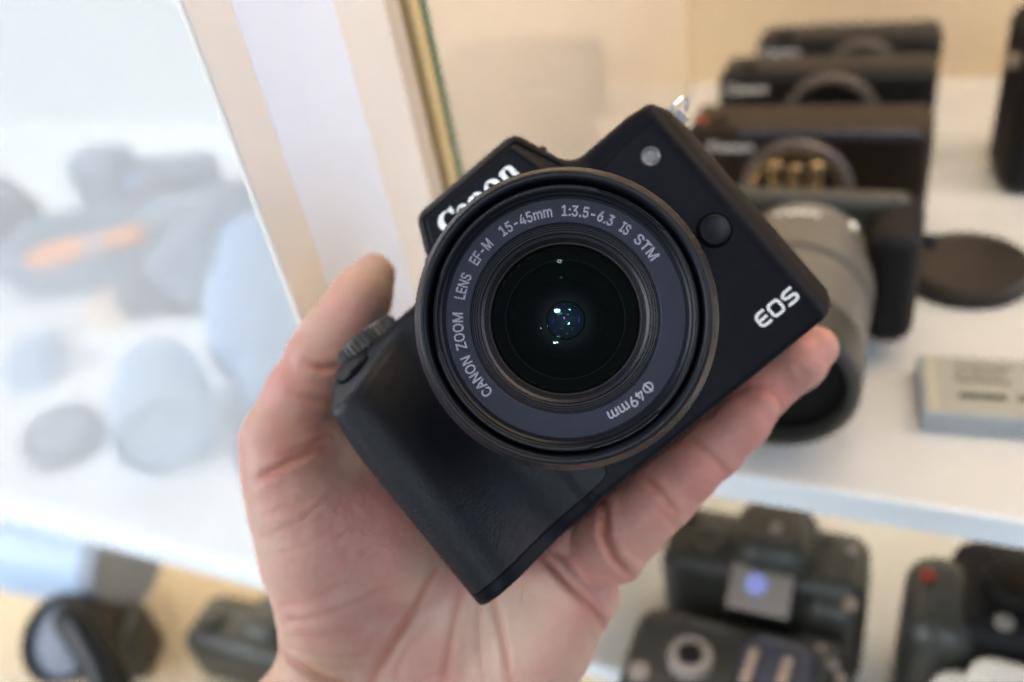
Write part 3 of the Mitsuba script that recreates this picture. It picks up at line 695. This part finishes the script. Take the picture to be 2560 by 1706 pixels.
scene['m_skin'] = {'type': 'twosided', 'nested': {'type': 'bumpmap', 'scale': 0.00020, 'tex': mikit.proc(skin_relief, eps=1.2e-4),
    'nested': {'type': 'principled', 'base_color': {'type': 'mesh_attribute', 'name': 'vertex_color'}, 'roughness': 0.47, 'specular': 0.38, 'sheen': 0.2}}}
pk = put('person', trimesh.Trimesh(hv, hand.faces, process=False), 'm_skin', None, HELD_T, True, np.clip(skin, 0, 1))
labels[pk] = {'label': 'bare left hand, palm up and thumb raised, holding the black camera', 'category': 'person'}


# ------------------------------------------------------------------ what stands on the shelves (metres)
mat('m_cam_black', mottled((0.012, 0.0115, 0.011), 0.2, 160.0), 0.32, 0.25)
mat('m_cam_brown', mottled((0.019, 0.012, 0.008), 0.2, 120.0), 0.32, 0.25)
mat('m_cam_grey', mottled((0.040, 0.042, 0.036), 0.15, 160.0), 0.4, 0.5)
mat('m_cam_rubber', (0.006, 0.006, 0.007), 0.6, 0.25)
mat('m_label', (0.90, 0.88, 0.84), 0.5, 0.3)
mat('m_mount', (0.22, 0.19, 0.18), 0.32, 0.6, 0.6)
mat('m_hole', (0.003, 0.003, 0.003), 0.6, 0.2)
mat('m_brass', (0.75, 0.55, 0.30), 0.28, 0.6, 1.0)
mat('m_red', (0.24, 0.035, 0.014), 0.4, 0.5)
mat('m_lens_grey', mottled((0.118, 0.112, 0.098), 0.06, 60.0), 0.32, 0.5)
mat('m_lens_dark', mottled((0.030, 0.031, 0.026), 0.1, 80.0), 0.36, 0.5)
mat('m_silver', (0.30, 0.285, 0.26), 0.42, 0.5, 0.3)
mat('m_cap', mottled((0.020, 0.016, 0.0135), 0.15, 90.0), 0.42, 0.5)
mat('m_battery', mottled((0.34, 0.34, 0.30), 0.06, 200.0), 0.45, 0.4)
mat('m_battery_side', (0.34, 0.375, 0.40), 0.45, 0.4)
mat('m_print', (0.06, 0.06, 0.055), 0.6, 0.2)
mat('m_yellowish', (0.44, 0.42, 0.33), 0.5, 0.3)
mat('m_white_cam', (0.80, 0.77, 0.70), 0.4, 0.45)
mat('m_glass_blue', (0.10, 0.12, 0.55), 0.08, 0.9)
mat('m_tan_pad', (0.30, 0.235, 0.18), 0.5, 0.4)


def at(x, y, z, rz=0.0):
    return T().translate([x, y, z]).rotate([0, 0, 1], rz)


def xz_front(mesh):
    """A mesh drawn in the xy plane (z towards the reader) stood upright, facing -y."""
    return moved(mesh, rx=90)


def lettered(w, x, z, y=-0.0004):
    m = moved(prism(maker_name(), 0, 0.4), s=w / 24.6)
    return moved(xz_front(m), x, y, z)


def shelf_camera(label, W, H, D, x, y, z, body, lens_x, lens_z, R, name_w, name_x, name_z, cap='hole', rz=0.0, group=None, top=None):
    """A small camera body without a lens, front towards -y, its lower left front corner at (x, y, z)."""
    t = thing('shelf_camera', label, 'camera', group)
    to = at(x, y, z, rz)
    put('body', cuboid(0, W, 0, D, 0, H, 0.006), body, t, to)
    put('top_plate', cuboid(0.004, W - 0.004, 0.002, D - 0.002, H - 0.0015, H + 0.0012, 0.001), top or body, t, to)
    ring = lathe([(R, 0), (R, 0.002), (R - 0.001, 0.0036), (R - 0.0045, 0.004), (R - 0.0055, 0.003), (R - 0.006, 0.0)], 72)
    put('mount_ring', moved(ring, lens_x, 0.0005, lens_z, rx=90), 'm_mount', t, to)
    put('mount_opening', moved(lathe([(0, 0.0008), (R - 0.006, 0.0008), (R - 0.0058, -0.002)], 72), lens_x, 0.0, lens_z, rx=90), 'm_hole', t, to)
    put('maker_lettering', lettered(name_w, name_x, name_z), 'm_label', t, to)
    put('shutter_button', moved(lathe([(0.005, 0), (0.005, 0.0024), (0.004, 0.003), (0, 0.003)], 32), 0.018, D * 0.4, H + 0.0006), body, t, to)
    return t, to


S = 1.0
t, to = shelf_camera('black camera body at the back of the row on the white shelf', 0.119, 0.0570, 0.030, -0.1020, 0.618, S, 'm_cam_black', 0.070, 0.0300, 0.026, 0.026, 0.004, 0.0465)
t, to = shelf_camera('black camera body with open dark lens mount, second from the back', 0.129, 0.0618, 0.032, -0.1140, 0.543, S, 'm_cam_black', 0.070, 0.0322, 0.0295, 0.026, 0.006, 0.0500)
t, to = shelf_camera('brown-black camera body with red dot and brass contacts in its open mount', 0.128, 0.066, 0.036, -0.1140, 0.449, S, 'm_cam_brown', 0.062, 0.0320, 0.0300, 0.025, 0.014, 0.0545, top='m_cam_brown')
put('red_dot', moved(lathe([(0.0035, 0), (0.0035, 0.0012), (0, 0.0014)], 24), 0.008, 0.012, 0.0672), 'm_red', t, to)
ringb = lathe([(0.0242, 0.0), (0.0242, 0.0048), (0.0222, 0.0052), (0.0220, 0.0)], 72)
put('inner_ring', moved(ringb, 0.062, 0, 0.032, rx=90), 'm_brass', t, to)
for q, dx in enumerate((-0.0105, 0.0, 0.0105)):
    put('contact', moved(cuboid(-0.0034, 0.0034, -0.0075, -0.001, -0.0080, 0.0070, 0.0020), 0.062 + dx, 0, 0.0440 - (0.0012 if dx == 0 else 0)), 'm_brass', t, to)
put('front_edge', cuboid(0.03, 0.122, -0.0006, 0.004, 0.0610, 0.0664, 0.0015), mat('m_edge_dark', (0.035, 0.040, 0.055), 0.25, 0.6) or 'm_edge_dark', t, to)

# grey camera with its long lens towards the viewer
t = thing('lens_camera', 'dark grey camera with long grey zoom lens and black hand grip, front of the row', 'camera')
to = at(-0.094, 0.366, S)
put('body', cat_(cuboid(0, 0.100, 0, 0.013, 0, 0.072, 0.006), cuboid(0.004, 0.096, 0.006, 0.036, 0, 0.052, 0.006)), 'm_cam_grey', t, to)
put('grip', cuboid(0.084, 0.106, -0.026, 0.020, 0.010, 0.069, 0.009), 'm_cam_rubber', t, to)
put('strap_lug', moved(lathe([(0.003, -0.004), (0.0035, 0.004), (0.002, 0.006), (0, 0.006)], 16), 0.106, 0.000, 0.052, ry=90), 'm_cam_rubber', t, to)
LR = 1.10
LX, LZ = 0.056, 0.040
scaled = lambda prof: [(r * LR, z) for r, z in prof]
L = put('lens', moved(lathe(scaled([(0.0245, -0.004), (0.0245, 0.006), (0.0290, 0.008), (0.0300, 0.012), (0.0300, 0.040), (0.0286, 0.0405), (0.0286, 0.046), (0.0294, 0.0465), (0.0294, 0.072), (0.028, 0.073)]), 96), LX, -0.001, LZ, rx=90), 'm_lens_grey', t, to)
put('mount_ring', moved(lathe(scaled([(0.0265, 0), (0.0268, 0.0055), (0.0255, 0.0058)]), 96), LX, -0.001, LZ, rx=90), 'm_silver', L, to)
put('front_barrel', moved(lathe(scaled([(0.0282, 0.0725), (0.0300, 0.074), (0.0302, 0.080), (0.0300, 0.094), (0.0285, 0.096), (0.026, 0.096), (0.025, 0.09)]), 96), LX, -0.001, LZ, rx=90), 'm_lens_dark', L, to)
put('front_element', moved(lathe(scaled([(0.0, 0.093), (0.012, 0.0918), (0.0252, 0.0885)]), 64), LX, -0.001, LZ, rx=90), 'm_hole', L, to)
put('white_dot', moved(lathe([(0.0024, 0), (0.0022, 0.0008), (0, 0.001)], 20), LX + 0.0195 * LR, -0.013, LZ + 0.0231 * LR, ry=40), 'm_label', L, to)
nm = moved(prism(maker_name(), 0, 0.4), s=0.019 / 24.6)
nv = np.array(nm.vertices)
th = (nv[:, 0] - 0.0095) / 0.033 - 0.05
nm = trimesh.Trimesh(np.stack([LX + (0.0331 + nv[:, 2]) * np.sin(th), -0.018 + nv[:, 1], LZ + (0.0331 + nv[:, 2]) * np.cos(th)], 1), nm.faces, process=False)
put('maker_lettering', nm, 'm_label', L, to)

# lens cap, battery, black camera at the frame's edge
t = thing('round_cap', 'round blackish brown lens cap lying on the white shelf', 'lens cap')
to = at(0.0355, 0.4205, S)
put('body', lathe([(0.0285, 0.0), (0.0295, 0.0008), (0.0295, 0.0085), (0.0285, 0.0100), (0.0270, 0.0098), (0.0262, 0.0092), (0, 0.0092)], 96), 'm_cap', t, to)
put('rim', lathe([(0.0300, 0.0005), (0.0302, 0.004), (0.0296, 0.0046)], 96), 'm_cam_rubber', t, to)
t = thing('battery', 'pale grey camera battery with printed label on the white shelf', 'battery')
to = at(0.0185, 0.2985, S, 5)
put('case', cuboid(0, 0.052, 0, 0.0395, 0, 0.0105, 0.0014), 'm_battery_side', t, to)
lb = put('sticker', cuboid(0.0015, 0.0505, 0.0012, 0.038, 0.0100, 0.01075, 0.0003), 'm_battery', t, to)
put('end_strip', cuboid(0.0035, 0.006, 0.0015, 0.0377, 0.0105, 0.01095), 'm_yellowish', lb, to)
for q, (x0, w_, y0, hh) in enumerate(((0.014, 0.018, 0.0105, 0.0036), (0.013, 0.022, 0.0215, 0.0016), (0.013, 0.020, 0.026, 0.0014), (0.014, 0.022, 0.031, 0.0016), (0.036, 0.004, 0.0105, 0.0036))):
    put('printed_line', cuboid(x0, x0 + w_, y0, y0 + hh, 0.0106, 0.01085), 'm_print' if q in (0, 4) else 'm_cam_grey', lb, to)
t = thing('shelf_camera', 'black camera at the frame edge, alone beyond the lens cap', 'camera')
to = at(0.0545, 0.505, S, 10)
put('body', cuboid(0, 0.120, 0, 0.05, 0.0, 0.098, 0.010), 'm_cam_rubber', t, to)
put('top_hump', cuboid(0.035, 0.085, 0.005, 0.045, 0.094, 0.115, 0.008), 'm_cam_rubber', t, to)
put('strap_lug', cuboid(-0.005, 0.003, 0.012, 0.018, 0.072, 0.079, 0.0015), 'm_tan_pad', t, to)

# lower shelf, right: a big dark camera seen from above, a black one with a red dot, a white one
Z2 = 0.83


mat('m_plate_grey', (0.27, 0.24, 0.215), 0.45, 0.4)
mat('m_dim_brown', mottled((0.075, 0.060, 0.046), 0.15, 90.0), 0.45, 0.4)
ring_ = [(0.0118, 0), (0.0118, 0.006), (0.0108, 0.0075), (0.0066, 0.0078), (0.0060, 0.006), (0, 0.006)]


def knob_dial(name, parent, x, y, z, s, m, to, hub='m_cam_rubber'):
    d = put(name, moved(lathe(ring_, 48, lambda a, k: 0.0005 * np.where(k <= 1, np.clip(3 * np.sin(24 * a), -1, 1), 0)), x, y, z, s=s), m, parent, to)
    put('hub', moved(lathe([(0.0059, 0), (0.0059, 0.0086), (0, 0.0090)], 40), x, y, z, s=s), hub, d, to)


t = thing('prism_camera', 'dark grey camera with a pale plate and blue dot, half under the white shelf edge', 'camera')
to = at(-0.045, 0.305, Z2)
put('body', cat_(cuboid(-0.052, 0.051, -0.022, 0.022, 0, 0.072, 0.010), cuboid(0.020, 0.052, -0.030, 0.020, 0, 0.066, 0.012)), 'm_cam_grey', t, to)
put('prism_hump', moved(cat_(cuboid(-0.020, 0.022, -0.020, 0.024, 0.05, 0.088, 0.014)), 0.004, 0, 0), 'm_cam_grey', t, to)
put('prism_cover', moved(cuboid(-0.011, 0.012, -0.010, 0.012, 0.084, 0.0905, 0.003), 0.004, 0, 0), 'm_dim_brown', t, to)
put('badge', moved(lathe([(0.0030, 0), (0.0028, 0.001), (0, 0.0014)], 20), 0.006, -0.004, 0.0905), 'm_plate_grey', t, to)
knob_dial('mode_dial', t, -0.028, -0.004, 0.0715, 0.85, 'm_dim_brown', to, 'm_cam_grey')
knob_dial('small_dial', t, -0.041, 0.010, 0.0715, 0.45, 'm_dim_brown', to, 'm_cam_grey')
pl_ = put('accessory_plate', moved(cuboid(-0.015, 0.015, -0.0115, 0.0115, -0.001, 0.001, 0.0008), 0.002, -0.0285, 0.071, rx=18), 'm_plate_grey', t, to)
put('blue_dot', moved(lathe([(0.0056, 0), (0.0054, 0.0012), (0, 0.0016)], 32), 0.000, -0.0265, 0.0728, rx=18), mat('m_blue_dot', (0.40, 0.44, 0.95), 0.3, 0.5) or 'm_blue_dot', pl_, to)
for bx, by, bz, br, mm in ((0.042, 0.006, 0.072, 0.0030, 'm_plate_grey'), (0.034, -0.012, 0.0715, 0.0025, 'm_dim_brown'), (0.044, -0.022, 0.066, 0.0035, 'm_tan_pad'), (0.030, 0.010, 0.072, 0.0022, 'm_dim_brown')):
    put('button', moved(lathe([(br, -0.001), (br, 0.0016), (br * 0.8, 0.0022), (0, 0.0024)], 20), bx, by, bz), mm, t, to)
t = thing('dial_camera', 'dark grey camera with bright ringed dial and two pale rails, on the lower shelf', 'camera')
to = at(-0.046, 0.239, Z2)
put('body', cat_(cuboid(-0.055, 0.044, -0.034, 0.026, 0, 0.064, 0.013), cuboid(0.012, 0.050, -0.030, 0.034, 0, 0.060, 0.014)), 'm_cam_grey', t, to)
h_ = put('viewfinder_hump', moved(cuboid(-0.017, 0.019, -0.026, 0.020, 0.04, 0.076, 0.012), 0.016, -0.004, 0), mat('m_blue_black', mottled((0.040, 0.045, 0.065), 0.15, 90.0), 0.35, 0.5) or 'm_blue_black', t, to)
for dx in (0.006, 0.021):
    put('rail', moved(cuboid(-0.0022, 0.0022, -0.0105, 0.0085, 0.0755, 0.0775, 0.0006), dx, -0.008, 0, rz=-6), 'm_tan_pad', h_, to)
knob_dial('mode_dial', t, -0.022, -0.006, 0.0635, 0.92, 'm_plate_grey', to)
for bx, by, bz, br, mm in ((0.034, 0.018, 0.060, 0.0030, 'm_tan_pad'), (0.040, 0.012, 0.060, 0.0032, 'm_plate_grey'), (0.044, 0.006, 0.060, 0.0030, 'm_tan_pad'), (-0.044, -0.018, 0.0635, 0.0050, 'm_plate_grey'), (-0.040, 0.010, 0.0635, 0.0026, 'm_dim_brown'), (0.042, -0.014, 0.060, 0.0035, 'm_dim_brown'), (-0.030, 0.016, 0.0638, 0.002, 'm_dim_brown')):
    put('button', moved(lathe([(br, -0.001), (br, 0.0018), (br * 0.8, 0.0026), (0, 0.0028)], 20), bx, by, bz), mm, t, to)
t = thing('grip_camera', 'black camera with grey grip and a red dot on its shoulder', 'camera')
to = at(0.022, 0.268, Z2)
put('body', cuboid(0.020, 0.13, 0, 0.062, 0, 0.082, 0.012), 'm_cam_rubber', t, to)
put('grip', cuboid(0, 0.034, -0.004, 0.050, 0, 0.080, 0.014), 'm_cam_grey', t, to)
put('red_dot', moved(lathe([(0.0040, 0), (0.0040, 0.0012), (0, 0.0016)], 24), 0.009, 0.030, 0.0798), 'm_red', t, to)
d = put('dial', moved(lathe([(0.014, 0), (0.014, 0.008), (0.013, 0.010), (0.009, 0.0105), (0, 0.0105)], 40), 0.045, 0.030, 0.080), 'm_cam_black', t, to)
put('hub', moved(lathe([(0.007, 0), (0.007, 0.012), (0, 0.0124)], 40), 0.045, 0.030, 0.080), 'm_cam_brown', d, to)
put('tan_plate', cuboid(0.055, 0.075, 0.004, 0.016, 0.080, 0.0835, 0.001), 'm_tan_pad', t, to)
put('button', moved(lathe([(0.004, 0), (0.004, 0.002), (0, 0.003)], 20), 0.040, 0.010, 0.0815), 'm_silver', t, to)
t = thing('white_camera', 'white camera with small dark buttons on the lower shelf', 'camera')
to = at(0.034, 0.240, Z2 + 0.004, -2)
put('body', cat_(cuboid(0, 0.12, -0.02, 0.022, 0.0, 0.068, 0.012), cuboid(0.014, 0.085, -0.014, 0.026, 0.05, 0.076, 0.010)), 'm_white_cam', t, to)
for q, (bx, by) in enumerate(((0.034, 0.008), (0.046, 0.010), (0.052, 0.002), (0.024, 0.004))):
    put('button', moved(lathe([(0.0026, 0), (0.0026, 0.0012), (0, 0.0015)], 16), bx, by, 0.0758), 'm_print', t, to)

# left bay: goods on its shelf, some in place of reflections, in the cool light
mat('m_pale_blue', mottled((0.40, 0.52, 0.68), 0.05, 20.0), 0.4, 0.5)
mat('m_blue_grey', mottled((0.25, 0.29, 0.35), 0.1, 20.0), 0.5, 0.4)
mat('m_slate', mottled((0.165, 0.185, 0.235), 0.1, 20.0), 0.5, 0.4)
mat('m_cloth_blue', mottled((0.3, 0.42, 0.62), 0.08, 30.0), 0.75, 0.2)
mat('m_orange', mottled((0.84, 0.33, 0.12), 0.1, 30.0), 0.5, 0.4)
mat('m_peach', (0.82, 0.66, 0.52), 0.5, 0.4)
mat('m_mauve', mottled((0.17, 0.155, 0.175), 0.1, 30.0), 0.5, 0.4)
mat('m_white_box', (0.86, 0.86, 0.84), 0.5, 0.3)
mat('m_pink', (0.75, 0.35, 0.45), 0.5, 0.3)
def bar(a, b, w, h, r):
    """A rounded bar of section w x h from a to b."""
    a, b = np.array(a, float), np.array(b, float)
    L = float(np.linalg.norm(b - a))
    m = cuboid(-w / 2, w / 2, -h / 2, h / 2, 0, L, r)
    M = trimesh.geometry.align_vectors([0, 0, 1], (b - a) / L)
    M[:3, 3] = a
    m.apply_transform(M)
    return m


def axis_to(a, b):
    """Placement whose z axis runs from a to b, its origin at a."""
    a, b = np.array(a, float), np.array(b, float)
    M = trimesh.geometry.align_vectors([0, 0, 1], (b - a) / np.linalg.norm(b - a))
    M[:3, 3] = a
    return T(M.tolist())


def soft(name, label, cat, parts, to):
    t = thing(name, label, cat)
    for pn, m, mm in parts:
        put(pn, m, mm, t, to)
    return t


t = thing('white_box', 'long white cardboard box on the left shelf', 'box')
to = at(-0.632, 0.469, Z2, 9)
put('carton', cuboid(-0.084, 0.084, -0.018, 0.020, 0, 0.020, 0.003), 'm_white_box', t, to)
put('lid', cuboid(-0.0855, 0.0855, -0.0195, 0.0215, 0.015, 0.0220, 0.002), 'm_white_box', t, to)
t = thing('lens', 'pale blue camera lens lying in front of the white box', 'lens')
to = axis_to((-0.560, 0.396, Z2 + 0.039), (-0.492, 0.322, Z2 + 0.036)) @ T().scale([0.84, 0.84, 1.0])
put('barrel', lathe([(0.0, -0.005), (0.034, -0.005), (0.040, 0.0), (0.043, 0.02), (0.044, 0.06), (0.042, 0.064), (0.046, 0.068), (0.046, 0.090), (0.042, 0.093)], 80), 'm_pale_blue', t, to)
put('grip_band', lathe([(0.0442, 0.025), (0.0450, 0.027), (0.0450, 0.05), (0.0442, 0.052)], 80), 'm_pale_blue', t, to)
put('front_element', lathe([(0, 0.090), (0.024, 0.0895), (0.0425, 0.086)], 64), 'm_pale_blue', t, to)
t = thing('round_cap', 'blue-grey lens cap on the bright left shelf', 'lens cap')
to = axis_to((-0.628, 0.332, Z2 + 0.001), (-0.624, 0.328, Z2 + 0.03))
put('body', lathe([(0.030, 0.0), (0.033, 0.002), (0.033, 0.016), (0.031, 0.018), (0.0, 0.018)], 72), 'm_slate', t, to)
put('inset', lathe([(0.022, 0.0175), (0.022, 0.020), (0.0, 0.020)], 64), 'm_blue_grey', t, to)
Pz = lambda *p: np.array(p)
soft('stand_in_pouch', 'made-up slate grey pouch with an orange strap, in place of reflections, on the left shelf', 'pouch',  # invented pouch and strap where the glass reflects a figure
     [('pouch', cat_(moved(cuboid(-0.13, 0.15, -0.045, 0.06, 0, 0.070, 0.03), -0.79, 0.585, Z2, rz=22), moved(cuboid(-0.05, 0.05, -0.04, 0.03, 0.03, 0.085, 0.02), -0.70, 0.61, Z2, rz=30)), 'm_blue_grey'),
      ('flap', moved(cuboid(-0.05, 0.09, -0.047, 0.02, 0.045, 0.074, 0.012), -0.83, 0.570, Z2, rz=22), 'm_slate'),
      ('strap', tube(np.array([[-0.797, 0.489, 0.904], [-0.770, 0.491, 0.911], [-0.742, 0.497, 0.917], [-0.712, 0.503, 0.922], [-0.685, 0.510, 0.926], [-0.657, 0.516, 0.931]]), np.array([0.007, 0.0125, 0.012, 0.009, 0.0085, 0.011]), 12), 'm_orange'),
      ('buckle', bar(Pz(-0.722, 0.501, 0.9195), Pz(-0.690, 0.508, 0.925), 0.019, 0.021, 0.006), mat('m_pinkish', (0.55, 0.40, 0.36), 0.5, 0.3) or 'm_pinkish')], at(0, 0, 0))
t = thing('pale_camera', 'blue-grey camera with a small light blue dot, behind the pouch on the left shelf', 'camera')
to = at(-0.815, 0.70, Z2, 10)
put('body', cuboid(-0.10, 0.07, -0.03, 0.03, 0, 0.080, 0.012), 'm_slate', t, to)
put('hump', cuboid(-0.105, -0.035, -0.035, 0.025, 0.03, 0.102, 0.014), 'm_blue_grey', t, to)
put('lens', moved(lathe([(0.034, 0), (0.036, 0.03), (0.034, 0.05), (0, 0.046)], 48), 0.02, -0.03, 0.045, rx=90), 'm_mauve', t, to)
put('pale_blue_dot', moved(lathe([(0.008, 0), (0.007, 0.003), (0, 0.004)], 24), -0.010, -0.032, 0.070, rx=90), mat('m_sky_blue', (0.35, 0.55, 0.9), 0.3, 0.5) or 'm_sky_blue', t, to)
t = thing('bag', 'greyish violet bag at the left frame edge on the left shelf', 'bag')
put('body', moved(cuboid(-0.09, 0.06, -0.05, 0.05, 0, 0.085, 0.03), -1.00, 0.60, Z2, rz=-25), 'm_mauve', t, at(0, 0, 0))
put('pocket', moved(cuboid(-0.05, 0.05, -0.065, -0.03, 0.01, 0.06, 0.015), -0.98, 0.60, Z2, rz=-25), 'm_slate', t, at(0, 0, 0))
A, B = Pz(-0.690, 0.492, 0.85), Pz(-0.565, 0.588, 0.935)
soft('stand_in_flash', 'made-up slate blue flash unit, in place of a reflection by the white post', 'flash',  # invented solid shape where the glass holds a reflection
     [('foot', bar(A, A + (B - A) * 0.28, 0.060, 0.05, 0.014), 'm_mauve'), ('body', bar(A + (B - A) * 0.25, A + (B - A) * 0.72, 0.064, 0.055, 0.016), 'm_blue_grey'), ('head', bar(A + (B - A) * 0.68, B, 0.060, 0.055, 0.016), 'm_slate')], at(0, 0, 0))
soft('cloth', 'made-up light blue cloth, in place of a reflection beside the post on the left shelf', 'cloth',  # invented folds where the glass holds a blue reflection
     [('fold', bar(Pz(-0.470, 0.415, 0.870), Pz(-0.560, 0.565, 0.905), 0.085, 0.07, 0.03), 'm_cloth_blue'), ('fold', bar(Pz(-0.50, 0.425, 0.862), Pz(-0.595, 0.540, 0.868), 0.05, 0.05, 0.022), 'm_pale_blue'), ('corner', bar(Pz(-0.455, 0.400, 0.835), Pz(-0.475, 0.425, 0.885), 0.045, 0.04, 0.015), 'm_cloth_blue')], at(0, 0, 0))
soft('cord', 'short dark cord hanging below the blue cloth', 'cord', [('cord', tube(np.array([[-0.478, 0.385, 0.852], [-0.470, 0.372, 0.845], [-0.455, 0.352, 0.838], [-0.440, 0.338, 0.834]]), 0.006, 8), 'm_slate')], at(0, 0, 0))
soft('small_pot', 'small peach coloured pot between pouch and flash on the left shelf', 'pot',
     [('pot', lathe([(0, 0), (0.026, 0), (0.032, 0.02), (0.030, 0.036), (0, 0.038)], 40), 'm_peach')], at(-0.705, 0.490, Z2))
soft('battery_pack', 'small pale blue battery pack at the far left of the left shelf', 'battery',
     [('case', cuboid(-0.022, 0.022, -0.03, 0.03, 0, 0.030, 0.008), 'm_pale_blue')], at(-0.745, 0.41, Z2, 30))
# left bay glass door: clear sheet plus a white film painting the reflected haze
Y_GLASS = 0.2630
scene['m_veil_film'] = {'type': 'mask', 'opacity': 0.35, 'nested': {'type': 'twosided', 'nested': {'type': 'diffuse', 'reflectance': rgb(0.90, 0.91, 0.91)}}}
quad = lambda x0, x1, y, z0, z1: trimesh.Trimesh([[x0, y, z0], [x1, y, z0], [x1, y, z1], [x0, y, z1]], [[0, 1, 2], [0, 2, 3]], process=False)
t = thing('glass_door', 'glass door with an added white film for its reflections, in front of the bright left shelf', 'glass door')
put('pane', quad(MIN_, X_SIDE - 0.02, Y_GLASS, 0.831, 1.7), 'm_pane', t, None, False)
put('veil_film', quad(MIN_, X_SIDE - 0.02, Y_GLASS - 0.0015, 0.831, 1.7), 'm_veil_film', t, None, False)

# lowest shelf, left
Z3 = 0.64
t = thing('lens', 'light blue barrel shaped lens with dark rim at the lower left corner', 'lens')
to = axis_to((-0.715, 0.290, Z3 + 0.082), (-0.580, 0.305, Z3 + 0.076))
put('barrel', lathe([(0, 0.0), (0.040, 0.0), (0.044, 0.005), (0.044, 0.105)], 72), 'm_pale_blue', t, to)
put('hood', lathe([(0.0445, 0.104), (0.0455, 0.106), (0.0455, 0.120), (0.043, 0.122), (0, 0.118)], 72), 'm_blue_grey', t, to)
t = thing('strap_camera', 'black camera with lens and thick strap at the lower left corner', 'camera')
to = at(0, 0, 0)
put('body', moved(cuboid(-0.05, 0.05, -0.02, 0.03, 0, 0.06, 0.012), -0.610, 0.245, Z3, rz=15), 'm_cam_grey', t, to)
to = axis_to((-0.600, 0.245, Z3 + 0.045), (-0.590, 0.205, Z3 + 0.105))
L = put('lens', lathe([(0.034, 0), (0.036, 0.03), (0.036, 0.045), (0.032, 0.047), (0.03, 0.04)], 64), 'm_cam_black', t, to)
put('front_element', lathe([(0, 0.044), (0.03, 0.040)], 48), 'm_slate', L, to)
put('strap', tube(np.array([[-0.585, 0.235, 0.735], [-0.560, 0.225, 0.738], [-0.535, 0.212, 0.722], [-0.510, 0.190, 0.700], [-0.49, 0.165, 0.672], [-0.47, 0.145, 0.658]]), 0.016, 12), 'm_cam_black', t, at(0, 0, 0))
t = thing('grey_camera', 'dark grey camera on the lowest shelf just left of the wrist', 'camera')
to = at(-0.470, 0.285, Z3, 4)
put('body', cuboid(-0.045, 0.075, -0.025, 0.03, 0, 0.060, 0.014), 'm_cam_grey', t, to)
put('hump', cuboid(0.022, 0.060, -0.02, 0.025, 0.05, 0.085, 0.012), 'm_cam_grey', t, to)
put('dial', moved(lathe([(0.010, 0), (0.010, 0.006), (0, 0.007)], 32), -0.022, 0.0, 0.060), 'm_cam_grey', t, to)
